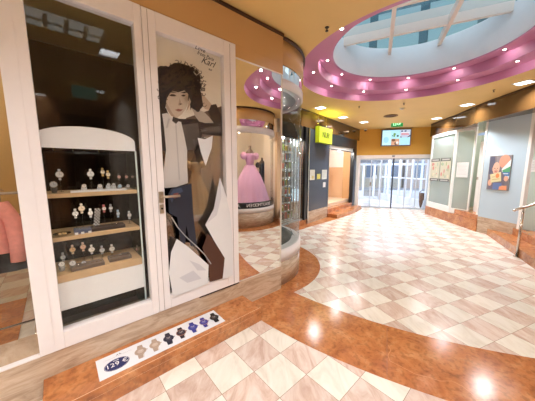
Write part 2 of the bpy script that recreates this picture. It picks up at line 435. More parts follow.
# face
face = D((164, 99), (166, 92), (172, 88), (180, 88), (187, 91), (188.5, 97), (187.6, 104), (185.5, 109), (182, 114), (177, 118), (173, 116.5), (168.5, 111), (165, 105))
L.append(((206, 188, 168), [face]))
L.append(((178, 156, 138), [D((165, 99), (167.5, 105), (172, 113), (176, 118), (171, 116), (167, 110), (164.5, 104)), D((179.5, 98), (181.3, 104.5), (179, 106), (178, 105))]))
L.append(((60, 46, 40), [D((168.6, 95.4), (171.5, 94.2), (174, 94.4), (176.4, 96), (174, 96.6), (171, 96.4)), D((180.6, 95.8), (183, 94.6), (185.6, 95.2), (183.6, 96.8)), D((167.4, 92.8), (172, 91.4), (177, 92.8), (172, 92.8)), D((180, 92.8), (185, 91.6), (187, 92.6), (184, 93.4)),
     D((178.4, 103.8), (181, 103.6), (182.6, 104.2), (180, 104.8))]))
L.append(((150, 96, 84), [D((174.6, 110), (178, 108.9), (180, 109.4), (182.6, 109.4), (180.6, 111.4), (177.6, 111.6))]))
# curly hair: lots of round locks
def blob(u, v, r, n=9, st=0):
    return D(*[(u+r*(1+.25*math.sin(3*a+st))*math.cos(a), v+r*(1+.25*math.cos(2*a+st))*math.sin(a)) for a in [2*math.pi*i/n for i in range(n)]])
core = D((157, 68), (160, 66), (168, 67), (174, 63), (183, 64), (190, 67), (195, 75), (199, 84), (201, 95), (203, 106), (198, 112), (191, 108), (187.5, 100), (188, 94), (184, 90.5), (178, 92.5), (172, 91), (168, 94), (166, 101), (165, 109), (160, 112), (156, 104), (155, 90))
L.append(((38, 28, 25), [core]))
rnd = random.Random(3); bl = []; bl2 = []; bl3 = []
for i in range(64):
    t = i/64*2*math.pi
    u = 178+21*math.cos(t)+rnd.uniform(-2, 2); v = 88+21.5*math.sin(t)+rnd.uniform(-2, 2)
    if u > 156 and (v < 92 or u < 165 or u > 190): bl.append(blob(u, v, rnd.uniform(1.1, 2.2), 9, rnd.random()*6))
for i in range(80):
    u = rnd.uniform(157, 200); v = rnd.uniform(66, 90) if rnd.random() < .7 else rnd.uniform(88, 110)
    if v > 88 and 164 < u < 189: continue
    if (u-178)**2/22**2+(v-88)**2/24**2 > 1: continue
    (bl2 if i % 2 else bl3).append(blob(u, v, rnd.uniform(.7, 1.6), 7, rnd.random()*6))
L.append(((42, 31, 27), bl)); L.append(((62, 47, 40), bl2)); L.append(((28, 20, 18), bl3))
for i in range(7):
    u = rnd.uniform(190, 206); v = rnd.uniform(104, 116); r_ = rnd.uniform(1.5, 3)
    ringp = [(u+r_*math.cos(a), v+r_*math.sin(a)) for a in [R(q) for q in range(0, 300, 30)]]+[(u+(r_-.5)*math.cos(a), v+(r_-.5)*math.sin(a)) for a in [R(q) for q in range(270, -1, -30)]]
    L.append(((52, 38, 33), [D(*ringp)]))
curls = []
for i in range(150):
    t = rnd.uniform(0, 2*math.pi); q = rnd.uniform(.86, 1.1)
    u = 178+22*q*math.cos(t); v = 88+22.5*q*math.sin(t)
    if 163 < u < 190 and v > 90: continue
    if u < 155.5: continue
    r_ = rnd.uniform(1.1, 2.4); a0 = rnd.uniform(0, 360); w_ = .6
    curls.append(D(*([(u+r_*math.cos(R(a0+q_)), v+r_*math.sin(R(a0+q_))) for q_ in range(0, 240, 40)]+[(u+(r_-w_)*math.cos(R(a0+q_)), v+(r_-w_)*math.sin(R(a0+q_))) for q_ in range(200, -1, -40)])))
L.append(((48, 36, 31), curls))
# strands over forehead and right cheek
L.append(((36, 27, 24), [D((180, 88), (186, 90), (189, 96), (188.6, 106), (187, 112), (186.4, 104), (185.6, 98), (183, 93)), D((164, 100), (165, 92), (170, 88), (169, 92), (166.4, 96))]))
L.append(((172, 152, 134), [D((185.6, 99), (187.4, 103), (186, 108), (183, 112.6), (184.6, 106))]))
# lower half: trousers and white paper pieces
L.append(((36, 40, 54), [D((165, 194), (168, 188), (176, 186), (188, 183), (189, 198), (190, 214), (193.5, 244), (187.5, 244), (183, 224), (182, 242), (177.5, 240), (174, 216), (166, 212))]))
L.append(((60, 72, 96), [D((166, 196), (170, 189), (178, 187), (180, 191), (172, 194), (169, 202))]))
L.append(((120, 70, 62), [D((170, 193), (175, 192), (176, 196), (171, 198))]))
L.append(((78, 48, 36), [D((204, 232), (212, 240), (221, 256), (219, 276), (206, 279.5), (205.3, 264), (199, 246))]))
L.append(((216, 216, 218), [D((194, 138.6), (201, 140), (209, 136.4), (208, 148), (202, 166), (197, 152)),
     D((216, 177), (222, 194), (226, 212), (229, 240), (229, 273), (219, 277), (221, 256), (211, 240), (201.6, 223.5), (210, 208)),
     D((173.6, 237), (185, 245), (205, 262.7), (204.6, 281), (170, 294), (166, 270), (168, 250))]))
L.append(((196, 196, 202), [D((216, 177), (217.5, 196), (213, 214), (201.6, 223.5), (210, 208)), D((186, 258), (196, 262), (203, 268), (194, 268)), D((176, 275), (190, 268), (198, 276), (184, 280))]))
cv = [(168, 216), (174, 226), (182, 235), (192, 244), (200, 252), (207, 262)]
L.append(((150, 150, 152), [D(*(cv+[(u+.9, v-.5) for u, v in cv[::-1]]))]))
picture(ps, SHOP, L, 0, 'print', .0003, org)
HW = solid((28, 24, 24))
def sign_at(body, u, v, size, sh=.35, xs=1.):
    x, z = on(SHOP, u, v, DY); return text(body, size, HW, ps, x-org[0], -.16*.4, z-org[2], shear=sh, name='handwriting', xs=xs)
# bring handwriting just in front of the print
for o_ in (sign_at('Love', 197.5, 51, .052), sign_at('from Paris', 203, 58, .048, xs=.85), sign_at('Karl', 205, 64, .085, .5, .95), sign_at('xo', 207.5, 71, .036)):
    o_.location.y = -.052; o_.rotation_euler[1] = R(6)
DEPTH_N = sum(len(p) for _, p in L)

# ---- shop interior shell
struct('wall_shop_back', MB().box(-.9, 2.2, .3, 3.2, 2.3, ZC-.01), DARK, SHOP)
struct('wall_shop_partition', MB().box(-.80, .08, .3, -.76, 2.2, ZC-.01), WHITE2, SHOP)
struct('wall_shop_side', MB().box(.9, .13, .3, .94, 2.2, ZC-.01), DARK, SHOP)
struct('floor', MB().box(-.82, .36, .27, .9, 2.2, .30), pm('dark_shop_floor', (74, 66, 60), .3), SHOP)

# ---- watch display case
CY = .12
def W(u, v, y=CY): return on(SHOP, u, v, y)
xl, xr = W(47, 200)[0]-.03, W(138.5, 200)[0]
wc = thing('watch_display_case', 'glass watch display case with white arched header in the shop window', 'display case', SHOP, (xl+xr)/2, CY, .36)
ox, oz = (xl+xr)/2, .36
hw = (xr-xl)/2
zt = W(93, 149.5)[1]-oz; zs = W(137, 143)[1]-oz; zp = W(90, 127.5)[1]-oz
arc = [(-hw, zt), (hw, zt)]+[(hw*math.cos(R(a)), zs+(zp-zs)*math.sin(R(a))) for a in range(0, 181, 9)]
MB().prism(arc, 'y', -.012, .012).build('arched_header', pm('frosted_white', (250, 250, 250), .25), wc)
lam = []
zb1 = W(100, 269)[1]-oz; zb0 = W(100, 286)[1]-oz
lz = [(W(100, 193.5)[1]-oz, .030), (W(100, 233.5)[1]-oz, .030), (W(100, 270)[1]-oz, .06)]
for z, t in lz: MB().box(-hw+.01, -.01, z-t/2, hw-.008, .36, z+t/2, bev=.002).build('shelf', WOOD, wc)
MB().box(-hw, -.015, W(100, 299)[1]-oz, hw, .37, lz[2][0]-.031).build('base_panel', WHITE2, wc)
for sx in (-1, 1):
    MB().box(sx*hw-.004, -.012, -.06, sx*hw+.004, .36, zt).build('side_glass', glass('green_edge_glass', (215, 235, 228), base=.05), wc)
    MB().box(sx*hw-.006, -.016, -.06, sx*hw+.006, -.010, zt).build('corner_strip', pm('pale_edge', (214, 226, 220), .3), wc)
MB().box(-hw, .37, -.06, hw, .376, zt).build('back_glass', glass('case_back', (150, 140, 128), base=.03), wc)
MB().box(-hw, -.01, -.06, hw, .37, -.04).build('base_plate', DARK, wc)

# watches, each on a stand
def case_pos(u, v, y):
    x, z = on(SHOP, u, v, y); return x, z
def shelf_top(z):
    tops = [lz[i][0]+oz+lz[i][1]/2 for i in range(3)]
    c_ = [t for t in tops if t < z]
    return max(c_) if c_ else tops[2]
wn = [0]
def watch(u, v, y, rgb, label, r=.016, kind='cuff', band=(200, 195, 190)):
    r *= 1.15
    x, z = case_pos(u, v, y); b0 = shelf_top(z); h = max(z-b0, r+.004)
    t = thing('wristwatch', label, 'watch', SHOP, x, y, b0, group=None)
    dial = pm('dial_%d_%d_%d' % rgb, rgb, .2); bm_ = pm('band_%d_%d_%d' % band, band, .4)
    if kind == 'cuff':
        m = MB(); m.tube([(0, .012, 0), (0, .012, h-.01)], .0035, 8); m.lathe([(.001, 0), (.016, 0), (.016, .003), (.004, .005)], (0, .012), 14); m.build('stand', glass('acrylic', (235, 238, 240), base=.08), t)
        MB().box(-.008, -.002, h+r*.8, .008, .012, h+r*.8+.022, bev=.002).build('strap', bm_, t); MB().box(-.008, -.002, h-r*.8-.024, .008, .012, h-r*.8, bev=.002).build('strap', bm_, t)
    else:
        m = MB(); m.lathe([(.001, 0), (.014, 0), (.020, h*.5), (.015, h*.9), (.001, h*.92)], (0, .016), 14); m.build('cushion', bm_, t)
    m = MB(); k = 18
    m.mat(CHROME); m.tube([(r*math.cos(2*math.pi*i/k), -.006, h+r*math.sin(2*math.pi*i/k)) for i in range(k)], .0022, 6, closed=True)
    m.mat(dial); m.prism([(r*.97*math.cos(2*math.pi*i/k), h+r*.97*math.sin(2*math.pi*i/k)) for i in range(k)], 'y', -.006, .002)
    m.build('dial', None, t)
    m = MB(); m.box(-.0008, -.0085, h, .0008, -.0075, h+r*.7); m.box(0, -.0085, h-.0008, r*.5, -.0075, h+.0008); m.build('hands', BLACK, t)
    return t
WHT, GLD, SLV, RSE, BLU = (238, 234, 226), (226, 190, 140), (196, 198, 202), (226, 170, 160), (170, 200, 220)
ws = [
 # top shelf
 (59.5, 174.5, .16, WHT, 'silver white watch high on a stand at the left end of the top shelf', .022, 'cuff', SLV),
 (53.5, 184.5, .10, SLV, 'silver desk watch on the left end of the top shelf', .020, 'cushion', (90, 88, 86)),
 (90.5, 174, .20, WHT, 'bright white round watch standing tallest in the middle of the top shelf', .022, 'cuff', (235, 230, 215)),
 (84, 186, .06, WHT, 'small white watch on the left part of the white riser', .014, 'cushion', (220, 220, 220)),
 (99.9, 186, .06, WHT, 'small white watch in the middle of the white riser', .014, 'cushion', (220, 220, 220)),
 (108.5, 184.7, .08, SLV, 'left one of two small silver watches side by side on the white riser', .011, 'cushion', (210, 210, 208)),
 (113.6, 184.5, .08, SLV, 'right one of two small silver watches side by side on the white riser', .011, 'cushion', (210, 210, 208)),
 (119.7, 186, .06, BLU, 'bluish silver watch at the right end of the white riser', .013, 'cushion', (120, 130, 140)),
 (128, 185.8, .10, SLV, 'silver bracelet watch at the right end of the top shelf', .013, 'cushion', (150, 148, 146)),
 (102.6, 172, .24, (244, 226, 190), 'gold strapped cream watch left of its twin behind the white riser', .015, 'cuff', (214, 176, 104)),
 (108, 174.5, .24, (244, 226, 190), 'shorter gold strapped cream watch behind the white riser', .015, 'cuff', (214, 176, 104)),
 (119, 176.8, .26, RSE, 'leftmost of three small rosy watches at the back of the top shelf', .012, 'cuff', (60, 48, 44)),
 (126.4, 176.8, .26, RSE, 'middle of three small rosy watches at the back of the top shelf', .012, 'cuff', (60, 48, 44)),
 (132.3, 176.8, .26, RSE, 'rightmost of three small rosy watches at the back of the top shelf', .012, 'cuff', (60, 48, 44)),
 # second shelf
 (75.3, 213.5, .13, WHT, 'cream watch with white strap, left one of three on the middle shelf', .018, 'cuff', (232, 226, 216)),
 (81.5, 208.4, .18, (236, 216, 192), 'beige watch standing tallest on the middle shelf', .020, 'cuff', (226, 208, 188)),
 (90.5, 213, .13, WHT, 'white watch in front of the checked ribbon on the middle shelf', .016, 'cuff', (222, 220, 216)),
 (104, 208.5, .24, (240, 232, 232), 'white watch with pink strap at the back of the middle shelf', .014, 'cuff', (206, 110, 116)),
 (110.7, 208, .24, (226, 230, 236), 'white watch with grey strap beside the pink strapped one', .014, 'cuff', (180, 184, 190)),
 (118, 213.5, .20, (200, 222, 240), 'light blue watch standing behind the dark jewellery tray', .013, 'cuff', (170, 200, 226)),
 (129.3, 215, .16, WHT, 'round white watch at the right end of the middle shelf', .016, 'cuff', (210, 210, 206)),
 # lower compartment
 (72.5, 249.6, .22, GLD, 'yellow gold watch at the back left of the lower compartment', .018, 'cuff', (214, 190, 160)),
 (83, 246.8, .24, (232, 196, 164), 'rose gold watch standing tallest in the lower compartment', .018, 'cuff', (214, 180, 156)),
 (91.6, 249.4, .22, WHT, 'large white watch in the middle of the lower compartment', .020, 'cuff', (226, 224, 220)),
 (102, 250, .22, SLV, 'grey silver watch in the middle of the lower compartment', .018, 'cuff', (168, 172, 180)),
 (111.9, 248.7, .22, WHT, 'large white watch right of the grey one in the lower compartment', .020, 'cuff', (226, 224, 220)),
 (137.7, 250, .20, RSE, 'pink faced watch at the right end of the lower compartment', .017, 'cuff', (190, 150, 140)),
 (63, 257, .14, SLV, 'silver watch above the white one at the left end of the lower compartment', .015, 'cuff', (150, 150, 150)),
 (61.6, 264, .08, WHT, 'white watch low at the left end of the lower compartment', .018, 'cushion', (190, 186, 180)),
 (72.5, 263, .08, WHT, 'white watch low in front of the yellow gold one', .019, 'cushion', (190, 186, 180)),
 (83.7, 262.5, .10, SLV, 'silver skeleton watch lying low in the lower compartment', .015, 'cushion', (150, 150, 152)),
 (120.3, 255, .12, SLV, 'silver chronograph on the right tray of the lower compartment', .013, 'cushion', (160, 160, 164)),
 (129.8, 259, .06, WHT, 'small white square box watch at the lower compartment front edge', .012, 'cushion', (224, 224, 224)),
]
for (u, v, y, rgb, lb, r_, kd, bd) in ws: watch(u, v, CY+y, rgb, lb, r_, kd, bd)
def caseobj(name, lab, cat, u, v, y, mk):
    x, z = case_pos(u, v, CY+y); b0 = shelf_top(z); t = thing(name, lab, cat, SHOP, x, CY+y, b0); mk(t); return t
def riser(t): MB().box(-.19, -.03, 0, .19, .05, .012, bev=.002).build('tray_top', WHITE2, t); MB().box(-.18, -.02, -.0, .18, .04, .004).build('tray_foot', BLACK, t)
caseobj('display_riser', 'long flat white riser on the top shelf of the watch case', 'display riser', 100, 188, .05, riser)
def tray(wd, rgb):
    def f(t):
        MB().box(-wd, -.05, 0, wd, .07, .028, bev=.003).build('tray_box', pm('tray_%d' % rgb[0], rgb, .5), t)
        for i in range(7): MB().tube([(-wd+.02+i*(2*wd-.04)/6+.008*math.cos(a), .0+.008*math.sin(a), .031) for a in [R(q) for q in range(0, 360, 45)]], .0022, 6, closed=True).build('ring', CHROME, t)
    return f
caseobj('jewellery_tray', 'long dark jewellery tray with silver rings on the middle shelf', 'tray', 108, 222, .08, tray(.12, (58, 44, 38)))
caseobj('jewellery_tray', 'blue grey jewellery tray under the left watches on the middle shelf', 'tray', 82, 224, .08, tray(.055, (92, 98, 122)))
caseobj('jewellery_tray', 'brown jewellery tray at the front of the lower compartment left half', 'tray', 88, 264, .06, tray(.11, (104, 88, 74)))
caseobj('jewellery_tray', 'brown jewellery tray at the front of the lower compartment right half', 'tray', 120, 258, .09, tray(.085, (98, 84, 72)))
def dish(t):
    MB().lathe([(.001, 0), (.03, 0), (.052, .016), (.055, .02), (.05, .018), (.03, .006), (.001, .006)], (0, 0), 24).build('bowl', CHROME, t)
    for i in range(5): MB().ball((.018*math.cos(i*1.3), .018*math.sin(i*1.3), .014), .009, seg=10).build('bead', pm('bead_amber', (226, 190, 130), .3), t)
caseobj('trinket_dish', 'silver dish of golden beads at the left end of the middle shelf', 'dish', 62, 231, .05, dish)
def cards(t): MB().box(-.012, -.004, 0, .012, .004, .016).build('card', WHITE2, t)
for i, (u, nm) in enumerate(((76.3, 'leftmost of three small white price cards at the middle shelf edge'), (82.5, 'middle of three small white price cards at the middle shelf edge'), (89.8, 'rightmost of three small white price cards at the middle shelf edge'))):
    x, _ = case_pos(u, 231, CY+.005); t = MB().box(-.010, -.003, 0, .010, .003, .016).build('price_card', WHITE2); put(t, SHOP, x, CY+.006, lz[1][0]+oz+.0155); tag(t, nm, 'price card')
def ribbon(t):
    m = MB()
    for j in range(12):
        for i in range(4):
            m.mat(WHITE2 if (i+j) % 2 else BLACK)
            x0_ = -.026+.004*j*.5+i*.011; m.quad((x0_, .002*j, .008*j*1.6), (x0_+.011, .002*j, .008*j*1.6), (x0_+.011, .002*(j+1), .008*(j+1)*1.6), (x0_, .002*(j+1), .008*(j+1)*1.6))
    o = m.build('woven_band', None, t)
    md = o.modifiers.new('s', 'SOLIDIFY'); md.thickness = .002
caseobj('checked_ribbon', 'black and white checked ribbon standing on the middle shelf', 'ribbon', 97, 224, .27, ribbon)

# backdrop racks inside the shop behind the case (strings and vertical displays)
for i, (s_, c_, lb) in enumerate(((-.60, (150, 88, 46), 'orange brown tall belt rack behind the watch case left end'), (-.42, (96, 90, 62), 'olive green tall belt rack behind the middle of the watch case'), (-.22, (108, 60, 48), 'red brown tall belt rack behind the watch case right end'))):
    t = thing('belt_rack', lb, 'rack', SHOP, s_, 1.1+.5*(i % 2), .30)
    MB().tube([(0, 0, 0), (0, 0, 1.6)], .01).build('pole', CHROME, t); MB().lathe([(.001, 0), (.12, 0), (.12, .02), (.01, .03)], (0, 0), 20).build('foot', BLACK, t)
    for k in range(5):
        m = MB(); a = R(k*72); m.tube([(0, 0, 1.5), (.07*math.cos(a), .07*math.sin(a), 1.52)], .004); m.box(-.015, -.003, .75, .015, .003, 1.5, Matrix.Translation((.07*math.cos(a), .07*math.sin(a), 0)) @ Matrix.Rotation(a, 4, 'Z'))
        m.build('belt', pm('belt%d' % (i*5+k), tuple(int(x*random.uniform(.5, 1.1)) for x in c_), .5), t)

# ---- price strip lying on the granite step
sp_ = thing('price_strip', 'long white printed strip of seven watches lying on the granite step', 'advertising strip', SHOP, .014, -.172, .1512)
MB().box(-.515, -.12, 0, .517, .12, .0012).build('sheet', pm('strip_paper', (226, 228, 234), .2), sp_)
b = MB(); kk = [0]
def flat(m, rgb, pts):
    kk[0] += 1; z = .0013+kk[0]*.00006; m.mat(solid(rgb, .25)); m._f([m.bm.verts.new((p[0], p[1], z)) for p in pts])
def ell(cx, cy, rx, ry, n=28): return [(cx+rx*math.cos(2*math.pi*i/n), cy+ry*math.sin(2*math.pi*i/n)) for i in range(n)]
flat(b, (42, 48, 96), ell(-.392, -.018, .085, .064)); flat(b, (214, 218, 232), ell(-.392, -.018, .081, .060)); flat(b, (42, 48, 96), ell(-.392, -.018, .079, .058))
flat(b, (70, 70, 78), [(-.385, .078), (-.372, .094), (-.365, .086), (-.357, .094), (-.343, .078), (-.364, .086)])
flat(b, (150, 150, 158), [(-.47, .068), (-.27, .068), (-.27, .070), (-.47, .070)])
wc7 = [((168, 148, 134), (176, 156, 142)), ((172, 152, 136), (180, 160, 146)), ((40, 40, 58), (52, 54, 80)), ((46, 38, 48), (150, 104, 92)), ((58, 62, 140), (70, 74, 160)), ((62, 58, 140), (150, 120, 150)), ((36, 34, 40), (44, 42, 50))]
for i, (c1, c2) in enumerate(wc7):
    cx = -.222+i*.1135; cy = 0.
    def tr(p, cx=cx, cy=cy):
        a = R(-8); x, y = p; return (cx+x*math.cos(a)-y*math.sin(a), cy+x*math.sin(a)+y*math.cos(a))
    for (rgb, pts) in ((c1, [(-.020, -.085), (.020, -.085), (.024, -.03), (-.024, -.03)]), (c1, [(-.024, .03), (.024, .03), (.018, .078), (-.018, .078)]), (c2, ell(0, 0, .044, .044)), (c1, ell(0, 0, .037, .037)), (tuple(min(255, x+26) for x in c1), ell(0, 0, .024, .024)),
                       (c2, [(.044, -.006), (.052, -.006), (.052, .006), (.044, .006)]), ((214, 208, 204), [(.003, 0), (.018, .017), (.016, .019), (0, .002)]), ((214, 208, 204), [(-.001, 0), (-.014, .016), (-.012, .018), (.001, .002)])):
        flat(b, rgb, [tr(p) for p in pts])
    flat(b, (212, 204, 198) if i not in (2, 6) else c1, [tr(p) for p in [(.012, -.085), (.020, -.085), (.024, -.045), (.015, -.045)]])
b.build('print', None, sp_)
TW = solid((240, 240, 246), .3)
text('129 €', .062, TW, sp_, -.392, -.018, .0032, rx=0, name='price_text', extr=.0002)
text('NUR', .018, TW, sp_, -.392, .022, .0032, rx=0, name='price_text', extr=.0002)

# ---- left of the watch window: clear glass with the fashion shop behind
w3 = bpy.data.objects.new('window_3', None); COL.objects.link(w3); put(w3, SHOP); w3['kind'] = 'structure'
MB().box(-2.4, .02, .335, -.80, .03, 2.93).build('pane', CLEAR, w3)
b = MB(); b.box(-2.44, -.01, .33, -2.4, .05, 2.93); b.box(-2.4, -.006, .329, -.8, .04, .338); b.build('window_frame', WHITE, w3)
struct('wall_shop_left', MB().box(-5.5, -.0, .333, -2.44, .1, 2.929), pm('cream_wall', (222, 205, 180), .6), SHOP)
struct('wall_boutique', MB().box(-5.4, 3.4, 0, -.86, 3.5, ZC-.01), pm('boutique_wall', (222, 186, 128), .6), SHOP)
struct('wall_boutique_side', MB().box(-5.5, .1, 0, -5.4, 3.5, ZC-.01), pm('cream_wall', (222, 205, 180), .6), SHOP)
struct('wall_boutique_right', MB().box(-.86, 2.3, 0, -.80, 3.5, ZC-.01), DARK, SHOP)
struct('trim_10', MB().box(-3.2, .9, .004, -1.02, 2.0, .008), GRANITE, SHOP)
rk = thing('clothes_rack', 'chrome clothes rail on small black wheels left of the white window frame', 'clothes rack', SHOP, -1.24, 1.0, .01)
xa = -.62
px, pz = on(SHOP, 20, 270, .95)
b = MB(); b.tube([(-.75, 0, 1.42), (.39, 0, 1.42)], .012); b.build('rail', CHROME, rk)
for x in (-.72, .37): MB().tube([(x, 0, .12), (x, 0, 1.5), ], .013).build('post', CHROME, rk)
for x in (-.72, .37):
    m = MB(); m.tube([(x, -.28, .08), (x, -.2, .14), (x, .2, .14), (x, .28, .08)], .012); m.build('foot_bar', CHROME, rk)
    for y in (-.28, .28):
        m = MB(); m.tube([(x-.012, y, .035), (x+.012, y, .035)], .035, 16); m.build('wheel', BLACK, rk)
b = MB(); b.tube([(-.72, 0, .14), (.37, 0, .14)], .01); b.build('stretcher', CHROME, rk)
def garment(name, label, cat, x, top, bot, wd, mat, dy=.0, sleeves=True, seed=1, frz=1.43):
    t = thing(name, label, cat, SHOP, -1.24+x, 1.0+dy, 0)
    rn = random.Random(seed)
    prof = [(wd*.92, bot), (wd*.9, (bot+top)/2-.05), (wd*.86, top-.12), (wd*.8, top-.05), (wd*.45, top), (.03, top+.02)]
    m = MB(); m.lathe(prof, (0, 0), 48, sx=1, sy=.28, rf=lambda a, z: 1+.06*math.sin(9*a+z*3)); m.build('body', mat, t)
    if sleeves:
        for s in (-1, 1):
            m = MB(); m.tube([(s*wd*.62, 0, top-.05), (s*wd*.95, -.05, top-.2), (s*wd*1.0, -.08, top-.42), (s*wd*.95, -.1, top-.58)], [.06, .062, .058, .05], 14); m.build('sleeve', mat, t)
        m = MB()
        for k in range(5): m.ball((.02, -wd*.28-.004, top-.14-k*.11), .010, .005, .010, 10)
        m.build('button', pm('brass', (214, 184, 110), .3, metal=.8), t)
        m = MB(); m.prism([(-.05, top), (-.16, top-.14), (-.02, top-.2), (0, top-.1), (.03, top-.2), (.16, top-.14), (.05, top)], 'y', -wd*.3-.004, -wd*.3+.012); m.build('lapel', mat, t)
    m = MB(); m.tube([(-wd*.6, 0, top-.02), (0, 0, top+.06), (wd*.6, 0, top-.02)], .006, 8); m.tube([(0, 0, top+.06), (0, 0, frz+.02), (.015, 0, frz+.028), (.028, 0, frz+.012)], .003, 8); m.build('hanger', CHROME, t)
    return t
garment('coral_jacket', 'coral red buttoned jacket hanging on the chrome rail at the left edge', 'jacket', .10, 1.38, .88, .215, pm('coral_cloth', (240, 160, 148), .8, noise=.15, nscale=30), seed=2)
garment('black_skirt', 'black skirt hanging below and behind the coral jacket', 'skirt', .22, 1.22, .66, .2, pm('black_cloth', (26, 26, 28), .8), dy=.14, sleeves=False, seed=3)
for i, (x, c_, lb) in enumerate(((-.45, (188, 170, 160), 'pale pink blouse on the clothes rail behind the coral jacket'), (-.2, (120, 96, 84), 'brown jacket on the clothes rail behind the coral jacket'))):
    garment('hanging_blouse', lb, 'blouse', x, 1.34, .8, .2, pm('cloth%d' % i, c_, .8), dy=.05*i, seed=5+i)

# ------------------------------------------------------------------ curved glass bay
def arc_lathe(c, prof, a0, a1, seg=40): return MB().lathe(prof, c, seg, a0=a0, a1=a1)
A0, A1 = -52., 95.
rb = 1.045
struct('baseboard_bay', arc_lathe(BAYC, [(rb-.2, 0), (rb, 0), (rb, .36), (rb-.2, .36)], A0, A1), PLINTH)
by_ = bpy.data.objects.new('window_4', None); COL.objects.link(by_); by_.location = (*BAYC, 0); by_['kind'] = 'structure'
MB().lathe([(rb-.14, .361), (rb+.012, .361), (rb+.012, .52), (rb-.05, .53), (rb-.14, .53)], (0, 0), 40, a0=A0, a1=A1).build('sill', WHITE, by_)
MB().lathe([(rb-.1, 2.68), (rb+.006, 2.68), (rb+.006, 2.79), (rb-.1, 2.79), (rb-.1, 2.68)], (0, 0), 40, a0=A0, a1=A1).build('head_ring', WHITE, by_)
MB().lathe([(rb-.012, .53), (rb-.012, 2.68)], (0, 0), 48, a0=A0, a1=A1).build('pane', glass('bay_glass', (225, 232, 232), base=.07), by_)
MB().lathe([(rb-.01, 2.791), (rb-.01, 2.96)], (0, 0), 48, a0=A0, a1=A1).build('mirror_band', MIRROR, by_)
struct('trim_11', arc_lathe(BAYC, [(rb-.1, 2.961), (rb+.012, 2.961), (rb+.012, ZC-.002), (rb-.1, ZC-.002)], A0, A1), FASC)
struct('trim_12', arc_lathe(BAYC, [(rb+.012, 3.235), (rb+.035, 3.235), (rb+.035, 3.265), (rb+.012, 3.265)], A0, A1), DARKEDGE)
struct('floor', MB().lathe([(.01, .36), (rb-.2, .36)], BAYC, 48), pm('bay_floor', (128, 122, 116), .4))
struct('ceiling', MB().lathe([(.01, 2.70), (rb-.1, 2.70)], BAYC, 48), pm('bay_soffit', (150, 158, 160), .3))
struct('wall_shop_bay', MB().box(1.55, .1, 0, 1.6, .6, ZC-.01), WHITE2, SHOP)
# draped dark cloth on the bay floor
t = thing('display_cushion', 'dark grey green draped cloth mound on the curved bay floor', 'display cloth', WORLD, .1, 4.0, .361)
b = MB(); rn = random.Random(5)
b.lathe([(.34, .0), (.36, .08), (.30, .2), (.2, .28), (.08, .33), (.001, .34)], (0, 0), 36, sy=1.2, rf=lambda a, z: 1+.1*math.sin(5*a+z*9)+.05*math.sin(11*a))
b.build('drape', pm('grey_green_cloth', (86, 94, 92), .7, noise=.4, nscale=14), t)
# wires crossing in the bay
for i, (p, q, lb) in enumerate((((-.1, 3.1, .55), (.45, 3.75, 1.6), 'thin steel display wire rising to the right in the curved bay'), ((.42, 3.65, .60), (-.1, 3.2, 1.6), 'thin steel display wire rising to the left in the curved bay'))):
    o = MB().tube([p, q], .003, 6).build('display_wire', CHROME); tag(o, lb, 'wire')

# ------------------------------------------------------------------ corridor left wall
def lbox(name, *a): return fbox(name, *a, LEFT)
lbox('trim_13', -2.8, -.0, 2.82, 4.12, .12, ZC-.003, FASCR)
lbox('trim_14', -2.8, -.015, 3.245, 4.12, -.0, 3.265, DARKEDGE)
lbox('trim_15', -2.8, .0, 0, -.1, .25, .16, GRANITE)
lbox('baseboard_left', -.02, -.0, 0, 1.27, .2, .378, PLINTH)
pn = thing('shop_front_panel', 'dark blue grey shop front panel with notices under the yellow sign', 'wall panel', LEFT, .63, 0, .379)
MB().box(-.64, 0, 0, .64, .1, 2.43, bev=.003).build('panel', ANTH, pn)
MB().box(-.70, -.02, -.378, -.645, .08, 2.43).build('steel_edge', CHROME, pn)
MB().box(.645, -.015, -.378, .67, .08, 2.43).build('steel_edge', CHROME, pn)
def note(u0, v0, u1, v1, fr, y, name, label, cat, rgb=(222, 218, 206), lines=None, th=.008):
    x0_, z1_ = on(fr, u0, v0, y); x1_, z0_ = on(fr, u1, v1, y); cx = (x0_+x1_)/2; wd = abs(x1_-x0_)/2; hh = (z1_-z0_)
    t = thing(name, label, cat, fr, cx, y-th, z0_)
    MB().box(-wd, 0, 0, wd, th-.0005, hh, bev=.0015).build('sheet', solid(rgb, .3), t)
    if lines: lines(t, wd, hh)
    return t
def scribble(rgb=(130, 128, 120), n=7, pic=None):
    def f(t, wd, hh):
        m = MB(); m.mat(solid(rgb))
        for i in range(n):
            z = hh*(.9-.8*i/n); e = wd*random.uniform(.4, .8); m.box(-wd*.8, -.0012, z-hh*.012, e, -.0004, z+hh*.006)
        if pic: m.mat(solid(pic)); m.box(-wd*.3, -.0014, hh*.12, wd*.6, -.0005, hh*.4)
        m.build('print', None, t)
    return f
note(310, 169.8, 314.4, 179.8, LEFT, 0, 'notice', 'left tall cream notice on the dark shop front panel', 'notice', lines=scribble(pic=(196, 180, 120)))
note(317, 174, 320, 179, LEFT, 0, 'notice', 'small yellow notice between two taller ones on the dark panel', 'notice', (220, 204, 90), scribble((120, 100, 60), 3))
note(322, 169.8, 326.4, 179, LEFT, 0, 'notice', 'right cream notice with fine print on the dark shop front panel', 'notice', (214, 216, 210), scribble(n=10))
def sw(t, wd, hh): MB().box(-wd*.6, -.006, hh*.15, wd*.6, -.0006, hh*.48).build('rocker', WHITE, t); MB().box(-wd*.6, -.006, hh*.54, wd*.6, -.0006, hh*.87).build('rocker', WHITE, t)
note(322.9, 182.4, 325.1, 187, LEFT, 0, 'wall_switch', 'white double switch on the dark panel below the right notice', 'switch', (236, 236, 236), sw, .012)
